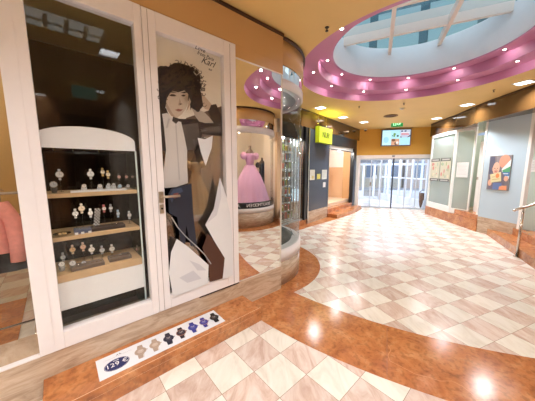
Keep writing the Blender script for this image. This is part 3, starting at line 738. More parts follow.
# yellow illuminated sign standing proud of the fascia
sg = thing('illuminated_sign', 'square glowing yellow green sign hanging from the left fascia', 'sign', LEFT, .70, -.16, 2.42)
MB().box(-.44, 0, 0, .44, .13, .48, bev=.006).build('housing', pm('yellow_green_housing', (150, 160, 20), .4), sg)
MB().box(-.425, -.006, .015, .425, -.0005, .465).build('light_face', em('sign_yellow', (232, 246, 60), .8), sg)
text('NUR!', .24, solid((50, 60, 14)), sg, 0, -.012, .24, name='lettering', xs=.9, extr=.002)
for x in (-.4, .1): MB().tube([(x, .06, .48), (x, .06, .86)], .006, 6).build('hanger_rod', CHROME, sg)
# rolling grille with goods behind
lbox('trim_16', -.24, -.01, .16, -.12, .12, 2.819, BLACK)
lbox('trim_17', -2.8, .0, 2.44, -.36, .3, 2.819, BLACK)
gr = thing('rolling_grille', 'closed steel rolling grille across the shop left of the dark panel', 'security grille', LEFT, -1.45, .06, .16)
m = MB()
for i in range(50):
    z = .03+i*.0455
    m.tube([(-1.2+k*.15, .012*(k % 2), z) for k in range(17)], .005, 4)
m.build('grille_bar', CHROME, gr)
m = MB()
for k in range(17): m.box(-1.21+k*.15, -.004, 0, -1.19+k*.15, .016, 2.28)
m.build('grille_link', CHROME, gr)
MB().box(-1.22, -.02, -.0, 1.19, .03, .04).build('bottom_rail', pm('alu', (190, 190, 190), .4, metal=.7), gr)
gs = thing('goods_shelving', 'tall shelving packed with colourful goods behind the rolling grille', 'shelving', LEFT, -1.4, .45, .05)
MB().box(-1.35, .32, 0, 1.28, .34, 2.5).build('back_board', WHITE2, gs)
for i in range(10): MB().box(-1.35, .0, .1+i*.25, 1.28, .32, .115+i*.25).build('shelf', WHITE2, gs)
m = MB(); rn = random.Random(11)
cols = [(206, 70, 60), (236, 190, 60), (230, 226, 220), (60, 50, 56), (240, 120, 110), (150, 170, 90), (120, 80, 60), (230, 200, 190), (90, 110, 150)]
for i in range(10):
    x = -1.33
    while x < 1.2:
        wd = rn.uniform(.05, .1); m.mat(solid(rn.choice(cols))); m.box(x, .02, .116+i*.25, x+wd-.008, .2, .116+i*.25+rn.uniform(.1, .2)); x += wd
m.build('packets', None, gs)['kind'] = 'stuff'
struct('wall_left_shop', MB().box(-2.8, .95, 0, -.1, 1.0, ZC-.01), pm('pale_wall', (214, 220, 224), .6), LEFT)
# opening with steps further on
lbox('trim_18', 1.30, .0, 2.46, 3.86, .14, 2.819, BLACK)
lbox('trim_19', 3.58, -.01, .12, 3.86, .14, 2.46, BLACK)
sh = thing('shutter_housing', 'pale shutter box under the dark lintel of the second left shop', 'shutter', LEFT, 2.43, .05, 2.34)
MB().box(-1.12, 0, .0, 1.14, .25, .119, bev=.004).build('casing', pm('pale_grey', (214, 212, 210), .4), sh)
MB().box(-1.12, .02, -.03, 1.14, .05, -.001).build('bottom_slat', ANTH, sh)
stp = [(1.3, .0), (1.3, -.36), (2.1, -.42), (3.0, -.40), (3.88, -.28), (3.88, .0)]
struct('trim_20', MB().prism(stp, 'z', .006, .13), GRANITE, LEFT)
lbox('trim_21', 1.275, .001, 0, 3.575, .2, .27, GRANITE)
lbox('floor', 1.275, .2005, 0, 3.88, 1.5, .40, pm('shop_floor_beige', (214, 190, 164), .35))
struct('wall_closed_shop', MB().box(1.2, 1.0, .40, 2.9, 1.05, 2.819), pm('peach_wall', (226, 186, 148), .6), LEFT)
struct('wall_closed_shop_upper', MB().box(1.2, .97, 1.72, 2.9, .999, 2.819), pm('cream_upper', (250, 246, 240), .6), LEFT)
struct('wall_closed_shop_right', MB().box(2.9, 1.4, .40, 3.9, 1.45, 2.819), pm('peach_wall2', (206, 160, 112), .6), LEFT)
struct('wall_closed_shop_side', MB().box(2.86, 1.05, .40, 2.9, 1.4, 2.819), pm('peach_wall', (226, 186, 148), .6), LEFT)
struct('wall_closed_shop_band', MB().box(3.84, .5, 1.72, 3.869, 1.399, 2.449), pm('cream_upper', (250, 246, 240), .6), LEFT)
struct('wall_closed_shop_pillar', MB().box(3.74, .141, .40, 3.839, .5, 2.449), pm('peach_wall2', (206, 160, 112), .6), LEFT)
struct('wall_closed_shop_left', MB().box(1.15, .1, .0, 1.2, 1.0, 2.819), WHITE2, LEFT)
struct('wall_closed_shop_far', MB().box(3.87, .14, .0, 3.93, 1.45, ZC-.01), pm('peach_wall', (226, 186, 148), .6), LEFT)
struct('ceiling', MB().box(1.2, .14, 2.45, 3.87, 1.4, 2.5), WHITE2, LEFT)
fbox('baseboard_closed_shop', 1.3, .955, .40, 2.9, .968, .49, PLINTH, LEFT)

# ------------------------------------------------------------------ end wall with glass doors
ew = 2.86
struct('wall_end', MB().box(-.35, 0, 2.22, 3.3, .2, ZC-.003), WALLOR, END)
struct('wall_end_left', MB().box(-.45, .0, 0, -.03, .2, 2.219), WHITE2, END)
struct('wall_end_right', MB().box(ew+.02, .0, 0, 3.3, .2, 2.219), WHITE2, END)
d2 = bpy.data.objects.new('door_2', None); COL.objects.link(d2); put(d2, END); d2['kind'] = 'structure'
b = MB(); b.box(-.03, -.05, 2.08, ew+.02, .08, 2.219); b.box(-.03, -.05, 0, .04, .08, 2.08); b.box(ew-.10, -.05, 0, ew+.02, .08, 2.08); b.build('door_frame', pm('door_white', (236, 228, 226), .4), d2)
ms = [.49, .885, 1.805, 2.206]
for x in ms: MB().box(x-.018, -.02, 0.01, x+.018, .03, 2.08).build('mullion', pm('pale_alu', (190, 196, 206), .35), d2)
MB().box(1.302, -.03, .01, 1.345, .03, 2.08).build('mullion', pm('dark_alu', (54, 58, 74), .4), d2)
m = MB(); m.box(.04, -.02, .01, ew-.1, .02, .07); m.box(.04, -.02, 2.02, ew-.1, .02, 2.08); m.build('rail', pm('pale_alu', (190, 196, 206), .35), d2)
MB().box(.04, -.004, .07, ew-.1, .004, 2.02).build('pane', glass('entrance_glass', (248, 250, 253), base=.03), d2)
MB().box(.46, -.05, .95, .50, -.02, 1.1).build('door_handle', CHROME, d2)
MB().box(1.24, -.08, 2.13, 1.34, -.05, 2.2).build('sensor', pm('grey_plastic', (150, 150, 156), .4), d2)
# vestibule beyond
VEST = pm('vestibule_white', (232, 236, 244), .5)
struct('floor', MB().box(-1.2, .21, -.02, 4.6, 9.0, .004), pm('vestibule_floor', (216, 208, 206), .15), END)
struct('trim_22', MB().box(.2, 1.5, .005, 2.1, 1.8, .009), pm('mat_grey', (180, 190, 204), .8), END)
struct('wall_vestibule_left', MB().box(-.5, .21, 0, -.4, 3.4, 2.9), VEST, END)
struct('ceiling', MB().box(-.5, .21, 2.72, 4.4, 3.6, 2.8), VEST, END)
# outer door line
d3 = bpy.data.objects.new('door_3', None); COL.objects.link(d3); put(d3, END, 0, 3.4); d3['kind'] = 'structure'
b = MB()
for x in (-.4, .35, .62, 1.18, 1.75, 1.95, 2.75, 3.5, 4.3): b.box(x-.05, 0, 0, x+.05, .08, 2.72)
b.box(-.4, 0, 2.62, 4.3, .08, 2.72); b.box(-.4, 0, 1.85, 4.3, .08, 1.95); b.box(-.4, 0, 0, 4.3, .08, .12); b.box(1.75, 0, .12, 4.3, .06, .5); b.box(-.4, 0, .12, .6, .06, .45)
b.build('door_frame', VEST, d3)
MB().box(-.4, .03, .12, 4.3, .036, 2.62).build('pane', glass('outer_glass', (248, 250, 253), base=.03), d3)
for x in (1.1, 1.26): MB().tube([(x, -.06, .7), (x, -.06, 1.35)], .015, 8).build('door_handle', CHROME, d3)
# vent louvre above the outer doors
lv = thing('ventilation_louvre', 'grey slatted ventilation grille above the inner pair of outer doors', 'ventilation grille', END, 1.05, 3.3, 1.98)
MB().box(-.75, 0, 0, .75, .05, .62).build('frame', pm('louvre_grey', (150, 156, 164), .5), lv)
m = MB()
for i in range(9): m.box(-.72, -.03, .04+i*.065, .72, .0, .07+i*.065, Matrix.Identity(4))
m.build('slat', pm('slat_grey', (96, 100, 108), .5), lv)
# right vestibule window wall (angled)
VR = frame2((6.55, 9.8), (7.6, 12.6)); VR2 = Frame(END.w(2.9, .25), math.degrees(END.a)+52)
w5 = bpy.data.objects.new('window_5', None); COL.objects.link(w5); put(w5, END, 2.75, .25); w5['kind'] = 'structure'; w5.rotation_euler[2] = END.a+R(112)
b = MB()
for x in (.05, .9, 1.75, 2.6, 3.3): b.box(x-.04, 0, 0, x+.04, .08, 2.7)
b.box(0, 0, 0, 3.3, .08, .35); b.box(0, 0, 2.6, 3.3, .08, 2.7); b.box(0, 0, 1.2, 3.3, .06, 1.26)
b.build('window_frame', VEST, w5); MB().box(0, .03, .35, 3.3, .036, 2.6).build('pane', glass('outer_glass', base=.03), w5)
# street beyond
struct('floor', MB().box(-14, 9.01, -.03, 16, 26, -.01), pm('street_paving', (200, 200, 205), .8), END)
def house(x, y, wd, h, rgb, lb):
    t = thing('town_house', lb, 'building', END, x, y, -.01)
    MB().box(-wd/2, 0, 0, wd/2, 4, h).build('wall', pm('house%d' % rgb[2], rgb, .8), t)
    nx = int(wd/1.6)
    for i in range(nx):
        for j in range(int(h/2.6)):
            xx = -wd/2+.8+i*(wd-1.6)/max(1, nx-1); o = MB().box(xx-.45, -.05, .9+j*2.6, xx+.45, .02, 2.3+j*2.6).build('window', pm('house_win', (150, 164, 184), .2), t)
            MB().box(xx-.52, -.08, .82+j*2.6, xx+.52, -.0, .9+j*2.6).build('sill', VEST, t)
house(-3.5, 12, 6, 8, (226, 216, 214), 'pale grey rendered house across the street beyond the doors at left')
house(2.4, 12.4, 5, 9, (236, 226, 206), 'cream rendered house across the street straight beyond the doors')
house(8.2, 12, 6, 8, (236, 206, 184), 'peach rendered house across the street beyond the doors at right')
# armchair-like planter seen through the doors
pb = thing('wicker_basket', 'tall brown wicker basket standing by the window beyond the right door pane', 'basket', END, 2.70, .5, .005)
MB().lathe([(.001, 0), (.13, 0), (.17, .25), (.19, .62), (.17, .62), (.15, .3), (.11, .03), (.001, .03)], (0, 0), 24, rf=lambda a, z: 1+.02*math.sin(24*a)).build('body', pm('wicker', (112, 74, 48), .8, noise=.4, nscale=40), pb)
MB().tube([(.18*math.cos(R(q)), 0, .6+.16*math.sin(R(q))) for q in range(0, 181, 15)], .012).build('handle', pm('wicker', (112, 74, 48)), pb)

# TV
tv = thing('wall_television', 'wide flat screen showing cyan adverts on the orange wall above the doors', 'television', END, 1.325, -.12, 2.565)
MB().box(-.54, 0, 0, .54, .045, .66, bev=.006).build('housing', pm('tv_grey', (104, 96, 116), .4), tv)
MB().box(-.12, .045, .2, .12, .119, .45).build('wall_bracket', BLACK, tv)
TL = [((176, 226, 240), [rect(-.505, .035, .505, .625)]), ((196, 236, 246), [rect(-.5, .06, -.19, .6)]), ((160, 214, 232), [ell(-.36, .25, .1, .12)]),
      ((110, 160, 90), [ell(-.06, .46, .045, .05), rect(-.10, .36, -.04, .42)]), ((60, 110, 90), [rect(.02, .36, .09, .43), rect(-.15, .38, -.12, .43)]),
      ((206, 160, 132), [rect(-.17, .035, .12, .28)]), ((120, 84, 66), [ell(-.09, .23, .07, .05), ell(.0, .1, .05, .06)]), ((232, 228, 226), [ell(.05, .13, .05, .05)]),
      ((190, 200, 220), [rect(.14, .33, .5, .62)]), ((220, 120, 130), [rect(.18, .42, .46, .445), rect(.18, .47, .44, .495)]), ((226, 232, 240), [rect(.17, .50, .47, .53)]), ((60, 60, 90), [[(.38, .33), (.5, .42), (.5, .36), (.42, .33)], rect(.14, .33, .2, .36)]), ((90, 110, 150), [ell(.2, .57, .04, .03), ell(.32, .57, .04, .03)])]
picture(tv, END, TL, -.001, 'screen', .0008, emit=1.0)
# exit sign hanging from ceiling
ex = thing('exit_sign', 'green emergency exit sign hanging from the ceiling above the television', 'exit sign', END, 0, 0, 0)
_y = -1.15; xe, ze = on(END, 397.3, 123.2, _y); put(ex, END, xe, _y, ze-.12)
MB().box(-.19, 0, 0, .19, .05, .24, bev=.004).build('light_box', em('exit_green', (24, 150, 70), .7), ex)
picture(ex, END, [((190, 255, 205), [rect(-.13, .04, -.03, .2)]), ((24, 150, 70), [rect(-.105, .05, -.055, .13)]), ((190, 255, 205), [ell(.08, .17, .018, .018), [(.05, .15), (.11, .15), (.12, .1), (.09, .1), (.1, .05), (.08, .05), (.075, .09), (.05, .05), (.035, .06), (.06, .1)], [(-.02, .09), (.03, .13), (.03, .05)]])], -.001, 'pictogram', .0008, emit=1.6)
MB().box(-.17, .0, .2401, .17, .05, .27).build('bracket', pm('sign_grey', (120, 104, 84), .5), ex)
for x in (-.12, .12): MB().tube([(x, .025, .27), (x, .025, ZC-ze+.12-.001)], .005, 6).build('rod', CHROME, ex)

# ------------------------------------------------------------------ right wall
RB = [(5.98, 8.98), (5.68, 7.43), (5.42, 6.45), (5.30, 5.9), (5.17, 4.9), (4.95, 3.6), (4.75, 2.9)]
def band(pts, z0, z1, t=.5, name='trim', mat=FASCR):
    m = MB(); fr = []; bk = []
    for p in pts: fr.append((p[0], p[1])); bk.append((p[0]+t, p[1]-.05))
    poly = fr+bk[::-1]; m.prism(poly, 'z', z0, z1); return struct(name, m, mat)
band(RB, 2.82, ZC-.003, 1.2, 'trim_23')
m = MB()
for i in range(len(RB)-1):
    p, q = Vector((*RB[i], 0)), Vector((*RB[i+1], 0)); f = frame2(p, q); L_ = (q-p).length
    m.box(0, -.012, 3.24, L_, .004, 3.262, f.M)
struct('trim_24', m, DARKEDGE)
RZ = pm('pale_green_glass_panel', (196, 212, 206), .12, ior=1.5)
RBL = pm('pale_blue_panel', (186, 206, 220), .12, ior=1.5, noise=.05, nscale=1.2)
# base steps
struct('baseboard_right', MB().box(-.1, -.0, .0, 2.52, .3, .30), GRANITE, RIGHT)
struct('trim_25', MB().box(1.5, .05, .3001, 2.52, .6, .44), GRANITE, RIGHT)
w6 = bpy.data.objects.new('window_6', None); COL.objects.link(w6); put(w6, RIGHT); w6['kind'] = 'structure'
b = MB()
b.box(-.03, .0, .301, 1.33, .06, .49); b.box(-.03, .0, 2.72, 1.33, .06, 2.819); b.box(-.03, 0, .49, .03, .06, 2.72); b.box(1.26, 0, .49, 1.33, .06, 2.72)
b.build('window_frame', WHITE2, w6)
MB().box(.03, .03, .49, 1.26, .036, 2.72).build('pane', glass('teal_pane', (214, 226, 224), base=.06, haze=.35), w6)
for i, (xx, lb) in enumerate(((.34, 'left town map poster with dark header inside the first right window'), (.93, 'right town map poster with dark header inside the first right window'))):
    t = thing('map_poster', lb, 'poster', RIGHT, xx, .0, 1.24)
    MB().box(-.27, .0, 0, .27, .012, .76).build('sheet', solid((208, 206, 186)), t)
    rn = random.Random(i+20); LL = [((90, 90, 92), [rect(-.27, .66, .27, .76), rect(-.27, .0, .27, .09)]), ((200, 200, 196), [rect(-.2, .69, .2, .73), rect(-.2, .03, .2, .06)])]
    for k in range(12):
        cc = rn.choice([(150, 176, 120), (206, 140, 130), (190, 190, 150), (170, 190, 170), (226, 216, 190)]); LL.append((cc, [ell(rn.uniform(-.2, .2), rn.uniform(.15, .6), rn.uniform(.02, .06), rn.uniform(.02, .08), 10)]))
    picture(t, RIGHT, LL, -.001, 'map_print', .0005)
    t.location = RIGHT.w(xx, -.014, 1.24)
# recessed glazing with notice + door
R2F = Frame(RIGHT.w(1.33, .03), -97.9+26)
w7 = bpy.data.objects.new('window_7', None); COL.objects.link(w7); put(w7, R2F); w7['kind'] = 'structure'
b = MB(); b.box(0, 0, .301, .50, .05, .45); b.box(0, 0, 2.74, .50, .05, 2.819); b.box(.46, 0, .45, .50, .05, 2.74); b.build('window_frame', WHITE2, w7)
MB().box(0, .02, .45, .46, .026, 2.74).build('pane', glass('teal_pane2', (210, 222, 218), base=.06, haze=.35), w7)
note(457.5, 162.5, 467.5, 177.5, R2F, 0, 'notice', 'white sheet with fine print on the green glass beside the white door', 'notice', (226, 226, 226), scribble((190, 190, 194), 9))
d4 = bpy.data.objects.new('door_4', None); COL.objects.link(d4); put(d4, RIGHT, 1.84, .34); d4['kind'] = 'structure'; d4.rotation_euler[2] += R(4)
b = MB(); b.box(-.0, 0, .441, .10, .06, 2.4); b.box(.10, 0, 2.28, .62, .06, 2.4); b.box(.10, 0, .441, .62, .05, .56)
b.build('door_frame', WHITE2, d4); MB().box(.10, .02, .56, .62, .026, 2.28).build('pane', glass('teal_pane3', (214, 224, 220), base=.05, haze=.2), d4)
MB().box(.03, -.03, 1.35, .06, 0, 1.42).build('door_handle', CHROME, d4)
struct('wall_right_recess', MB().box(1.9, .485, 2.4, 3.0, .55, 2.819), pm('pale_green_wall', (206, 216, 204), .5), RIGHT)
struct('wall_right_rear_end', MB().box(-.26, .1, 0, -.2, 1.8, 2.819), pm('pale_green_wall', (206, 216, 204), .5), RIGHT)
struct('wall_right_rear', MB().box(-.2, 1.7, 0, 2.9, 1.8, 2.819), pm('pale_green_wall2', (200, 212, 204), .5), RIGHT)
struct('floor', MB().box(-.1, .301, 0, 2.52, 1.7, .299), pm('shop_floor_beige', (214, 190, 164)), RIGHT)
for i, (z, lb) in enumerate(((.55, 'white drawer unit behind the right glass door'),)):
    t = thing('drawer_unit', lb, 'cabinet', RIGHT, 2.5, 1.1, .31); MB().box(-.3, 0, 0, .3, .4, .8, bev=.005).build('body', WHITE2, t)
    for k in range(3): MB().box(-.27, -.015, .05+k*.25, .27, -.001, .28+k*.25).build('drawer', RBL, t)
# blue panel with advert
PF = frame2((5.54, 6.12), (5.60, 5.22)); PL = math.hypot(.06, .9)
struct('baseboard_panel', MB().box(-.04, -.001, 0, PL, .3, .42), PLINTH, PF)
struct('wall_right', MB().box(-.04, .0, .421, PL, .2, 2.819), RBL, PF)
struct('trim_26', MB().box(-.09, -.012, .45, -.041, .12, 2.819), WHITE2, PF)
struct('trim_27', MB().box(PL, -.012, .30, PL+.06, .12, 2.819), WHITE2, PF)
ad = thing('framed_advert', 'framed advert of a bald child holding a yellow leaflet on the pale blue panel', 'poster', PF, 0, 0, 0)
ax0, az1 = on(PF, 491, 156); ax1, az0 = on(PF, 513.5, 155); _, zb = on(PF, 488.5, 189); _, zb2 = on(PF, 512, 192)
zt_ = (az1+az0)/2; zb_ = (zb+zb2)/2; hw_ = (ax1-ax0)/2
put(ad, PF, (ax0+ax1)/2, -.02, zb_); H_ = zt_-zb_
MB().box(-hw_, 0, 0, hw_, .019, H_, bev=.003).build('frame', pm('frame_grey', (140, 138, 140), .4, metal=.4), ad)
def Q(*p): return [((-1+2*x)*hw_*.95, H_*(1-.02-.96*y)) for x, y in p]
def QE(x, y, rx, ry, n=16): return Q(*[(x+rx*math.cos(2*math.pi*i/n), y+ry*math.sin(2*math.pi*i/n)) for i in range(n)])
AL = [((126, 120, 128), [Q((0, 0), (1, 0), (1, 1), (0, 1))]), ((92, 94, 116), [Q((0, 0), (.22, 0), (.3, .3), (.2, .5), (0, .55))]), ((150, 144, 150), [Q((.3, 0), (.6, 0), (.55, .3), (.35, .25))]),
      ((224, 160, 136), [QE(.72, .16, .26, .2)]), ((228, 236, 236), [Q((.62, .38), (1, .1), (1, .5), (.66, .5))]), ((90, 168, 120), [Q((.66, .42), (1, .3), (1, .47), (.68, .47))]), ((74, 120, 176), [Q((.66, .47), (1, .47), (1, .58), (.68, .58))]), ((206, 220, 232), [Q((.7, .50), (.95, .50), (.95, .53), (.7, .53)), Q((.68, .58), (1, .58), (1, .66), (.7, .66))]),
      ((112, 106, 122), [Q((.1, .5), (.35, .42), (.6, .42), (.82, .6), (.85, 1), (.08, 1))]), ((96, 118, 168), [Q((.3, .8), (.7, .8), (.72, 1), (.28, 1))]),
      ((226, 186, 164), [QE(.36, .36, .17, .19)]), ((206, 160, 140), [QE(.36, .45, .1, .06), QE(.19, .38, .03, .05)]), ((70, 50, 48), [QE(.30, .36, .025, .012), QE(.42, .36, .025, .012)]), ((190, 90, 90), [QE(.36, .455, .05, .012)]),
      ((226, 176, 150), [QE(.13, .8, .1, .1), QE(.88, .66, .1, .08), QE(.8, .92, .16, .05)]), ((222, 150, 110), [Q((.62, .9), (.95, .86), (.97, 1), (.6, 1))]),
      ((222, 214, 172), [Q((.1, .55), (.62, .46), (.68, .74), (.18, .8))]), ((230, 142, 90), [QE(.47, .58, .09, .07)]), ((190, 176, 130), [Q((.2, .62), (.36, .6), (.36, .62), (.2, .64)), Q((.22, .7), (.58, .66), (.58, .68), (.22, .72))])]
picture(ad, PF, AL, -.001, 'print', .0004)
# diagonal steps and landing
s1a, s1b = (5.56, 5.88), (4.30, 3.52); s2a, s2b = (5.67, 5.45), (4.62, 3.30)
struct('trim_28', MB().prism([s1a, s1b, (3.9, 2.8), (6.8, 2.8), (6.8, 5.88)], 'z', .003, .160), GRANITE)
struct('trim_29', MB().prism([s2a, s2b, (4.38, 2.8), (6.8, 2.8), (6.8, 5.45)], 'z', .1601, .320), GRANITE)
struct('trim_30', MB().prism([(5.585, 5.9), (5.56, 5.88), (5.67, 5.45), (5.70, 5.46)], 'z', 0, .159), PLINTH)
NW = frame2((5.66, 5.2), (6.5, 3.6))
struct('wall_right_glass', MB().box(0.02, 0, .321, 2.6, .1, 2.819), RZ, NW)
note(531, 160, 539, 172, NW, 0, 'notice', 'white notice on the green wall at the right edge above the railing', 'notice', (230, 230, 230), scribble((160, 160, 164), 6))
# railing
rp = at_z(516.5, 257, 0)
rl = thing('stair_railing', 'brushed steel handrail on a round post beside the granite steps', 'railing', WORLD, rp.x, rp.y, 0.003)
dx, dy = math.sin(R(117)), math.cos(R(117))
MB().tube([(0, 0, 0), (0, 0, .86)], .021, 16).build('post', CHROME, rl)
MB().lathe([(.001, 0), (.055, 0), (.055, .008), (.022, .014)], (0, 0), 20).build('base_flange', CHROME, rl)
MB().tube([(0, 0, .86), (0, 0, .93)], .010, 10).build('bracket', CHROME, rl)
MB().tube([(-.12*dx, -.12*dy, .885), (0, 0, .945), (1.3*dx, 1.3*dy, 1.6)], .022, 16).build('handrail', CHROME, rl)
MB().ball((-.12*dx, -.12*dy, .885), .026).build('end_cap', CHROME, rl)

# ------------------------------------------------------------------ ceiling fittings
LP = pm('lamp_trim', (236, 230, 214), .4)
LE = em('lamp_diffuser', (246, 250, 255), 5.)
lamp0 = None
lights = [(1.42, 6.65, 'square ceiling light nearest the yellow sign, above the left wall'), (2.40, 7.84, 'middle of the row of ceiling lights along the left fascia'), (3.38, 8.62, 'square ceiling light at the far left before the end wall'),
          (5.48, 7.99, 'square ceiling light at the far right before the orange wall'), (5.10, 6.35, 'square ceiling light in the middle of the right fascia row'), (4.88, 4.78, 'square ceiling light at the right edge beyond the dome'),
          (.347, .69, 'square ceiling light right behind the viewer'), (1.85, -.86, 'square ceiling light behind the viewer on the right'), (1.87, -2.3, 'square ceiling light furthest behind the viewer'),
          (-.8, -.9, 'square ceiling light behind the viewer near the shop front'), (-2.3, -.6, 'square ceiling light left of the shop front'), (.3, -3.6, 'square ceiling light far behind the viewer'), (3.9, -1.2, 'square ceiling light above the back passage'), (-2.9, -2.8, 'square ceiling light at the far left behind the viewer')]
for i, (x, y, lb) in enumerate(lights):
    rz = 41.5 if i > 5 else (22 if i > 2 else 45)
    if lamp0 is None:
        t = thing('ceiling_light', lb, 'ceiling light', WORLD, x, y, ZC-.012, rz, 'recessed ceiling lights'); lamp0 = t
        m = MB()
        for a in ((-.2, -.2, .2, -.17), (-.2, .17, .2, .2), (-.2, -.17, -.17, .17), (.17, -.17, .2, .17)): m.box(a[0], a[1], 0, a[2], a[3], .011)
        m.build('trim_frame', LP, t); MB().box(-.168, -.168, .003, .168, .168, .011).build('diffuser', LE, t)
    else:
        t = dup(lamp0, lb, 'recessed ceiling lights'); t.location = (x, y, ZC-.012); t.rotation_euler = (0, 0, R(rz))
    t.scale = (.66, .66, 1)
    ld = bpy.data.lights.new('lamp_light', 'AREA'); ld.shape = 'SQUARE'; ld.size = .33; ld.energy = 17; ld.spread = R(140); ld.color = (.985, .985, 1)
    lo = bpy.data.objects.new('ceiling_light_glow', ld); COL.objects.link(lo); lo.parent = t; lo.location = (0, 0, -.01)
# roof light over the rear passage
def rv(u, v):
    p = at_z(u, v, ZC); n_ = Vector((.6626, -.749, 0)); return p-n_*2*(n_.dot(p)+2.21)
qa, qb = rv(46, 16), rv(84, 30)
RF = Frame(((qa.x+qb.x)/2, (qa.y+qb.y)/2), 41.5); rl_ = max(.7, abs((RF.loc(qb)-RF.loc(qa)).x)); rw_ = max(.35, abs((RF.loc(qb)-RF.loc(qa)).y))
w10 = bpy.data.objects.new('window_10', None); COL.objects.link(w10); put(w10, RF, 0, 0, ZC-.03); w10['kind'] = 'structure'
MB().box(-rl_/2, -rw_/2, .01, rl_/2, rw_/2, .029).build('pane', em('roof_daylight', (225, 228, 222), 3.), w10)
b = MB()
for k in range(5): x = -rl_/2+k*rl_/4; b.box(x-.02, -rw_/2, 0, x+.02, rw_/2, .009)
b.box(-rl_/2, -.02, 0, rl_/2, .02, .009); b.build('glazing_bar', WHITE2, w10)
# spots in both mauve rings
sp0 = None
for ring_, (rr, z) in enumerate(((1.70, Z1), (1.45, Z2))):
    for k in range(11):
        a = R(160-k*31.2); x, y = DOME[0]+rr*math.cos(a), DOME[1]+rr*math.sin(a)
        lb = ('small round spotlight set in the lower mauve ring of the dome', 'small round spotlight set in the upper mauve ring of the dome')[ring_]
        g_ = ('lower ring spotlights', 'upper ring spotlights')[ring_]
        if sp0 is None:
            t = thing('ring_spotlight', lb, 'spotlight', WORLD, x, y, z-.010, 0, g_); sp0 = t
            MB().lathe([(.022, .002), (.030, .0), (.034, .009), (.022, .009)], (0, 0), 20).build('bezel', CHROME, t)
            MB().lathe([(.001, .003), (.0215, .003)], (0, 0), 20).build('bulb', em('halogen', (255, 244, 225), 22.), t)
        else:
            t = dup(sp0, lb, g_); t.location = (x, y, z-.010); t['label'] = lb; t['group'] = g_
        ld = bpy.data.lights.new('spot', 'SPOT'); ld.energy = 1.9; ld.spot_size = R(150); ld.spot_blend = .6; ld.shadow_soft_size = .02; ld.color = (1, .9, .85)
        lo = bpy.data.objects.new('spot_glow', ld); COL.objects.link(lo); lo.parent = t; lo.location = (0, 0, -.004)
        lo.rotation_euler = (0, R(48), math.atan2(y-DOME[1], x-DOME[0])+math.pi)
# smoke detector / hatch / sprinklers / cameras
def small(name, lb, cat, x, y, z, parts):
    t = thing(name, lb, cat, WORLD, x, y, z)
    for nm, mb, mt in parts: mb.build(nm, mt, t)
    return t
small('air_vent', 'round dark ceiling air vent just in front of the exit sign', 'air vent', 3.80, 7.62, ZC-.02, [('rim', MB().lathe([(.16, 0), (.2, .0), (.2, .019), (.16, .019)], (0, 0), 28), pm('vent_rim', (150, 112, 60), .5)), ('core', MB().lathe([(.001, .01), (.15, .012)], (0, 0), 28), pm('vent_dark', (84, 56, 28), .6))])
small('smoke_detector', 'small white smoke detector on the ceiling before the air vent', 'smoke detector', 3.63, 6.69, ZC-.045, [('housing', MB().lathe([(.001, 0), (.035, 0), (.05, .02), (.055, .044), (.001, .044)], (0, 0), 20), WHITE2), ('collar', MB().lathe([(.055, .03), (.062, .032), (.062, .044), (.055, .044)], (0, 0), 20), LP)])
for (x, y, lb) in ((.689, 2.997, 'dark sprinkler head on the ceiling left of the dome, nearest'), (3.403, 6.201, 'dark sprinkler head on the ceiling just behind the mauve dome edge'), (4.70, 5.20, 'dark sprinkler head on the ceiling by the right fascia'), (2.4, 6.5, 'dark sprinkler head on the ceiling by the left lights')):
    small('sprinkler_head', lb, 'sprinkler', x, y, ZC-.05, [('stem', MB().tube([(0, 0, .012), (0, 0, .049)], .007, 8), pm('sprinkler_brass', (90, 70, 50), .4, metal=.6)), ('deflector', MB().lathe([(.001, .004), (.018, .004), (.018, .010), (.001, .012)], (0, 0), 14), DARKEDGE), ('flange', MB().lathe([(.007, .044), (.026, .044), (.022, .049)], (0, 0), 14), DARKEDGE)])
def cctv(fr, u, v, y, lb):
    x, z = on(fr, u, v, y); t = thing('security_camera', lb, 'security camera', fr, x, y, z-.06)
    MB().lathe([(.06, .06), (.065, .10), (.001, .10)], (0, 0), 20).build('mount', WHITE2, t); MB().ball((0, 0, .06), .055).build('dome', pm('smoked', (60, 52, 50), .15), t)
    MB().box(-.02, .0, .08, .02, -y-.001 if y < 0 else .05, .10).build('arm', WHITE2, t); return t
cctv(LEFT, 347, 132.3, -.12, 'dome security camera on the bronze fascia over the second left shop')
cctv(END, 365.5, 130.2, -.14, 'dome security camera on the orange wall left of the television')

# ------------------------------------------------------------------ across the passage (seen in the mirror and glass)
struct('baseboard_across_bay', MB().lathe([(1.08, 0), (1.1, 0), (1.1, .42), (.9, .42)], OBC, 72, a0=60, a1=290), PLINTH)
w8 = bpy.data.objects.new('window_8', None); COL.objects.link(w8); w8.location = (*OBC, 0); w8['kind'] = 'structure'
MB().lathe([(.95, .421), (1.11, .421), (1.11, .55), (.95, .55)], (0, 0), 60, a0=60, a1=290).build('sill', WHITE, w8)
MB().lathe([(1.07, .551), (1.10, .551), (1.10, .72), (1.07, .72)], (0, 0), 60, a0=60, a1=290).build('lettering_band', BLACK, w8)
MB().lathe([(1.085, .72), (1.085, 2.62)], (0, 0), 60, a0=60, a1=290).build('pane', glass('bay_glass2', (240, 242, 240), base=.04), w8)
MB().lathe([(1.0, 2.62), (1.11, 2.62), (1.11, 2.78), (1.0, 2.78)], (0, 0), 60, a0=60, a1=290).build('head_ring', WHITE, w8)
MB().lathe([(1.10, 2.781), (1.10, 2.96)], (0, 0), 60, a0=60, a1=290).build('mirror_band', MIRROR, w8)
struct('trim_31', MB().lathe([(1.05, 2.961), (1.115, 2.961), (1.115, ZC-.003), (1.05, ZC-.003)], OBC, 60, a0=60, a1=290), FASC)
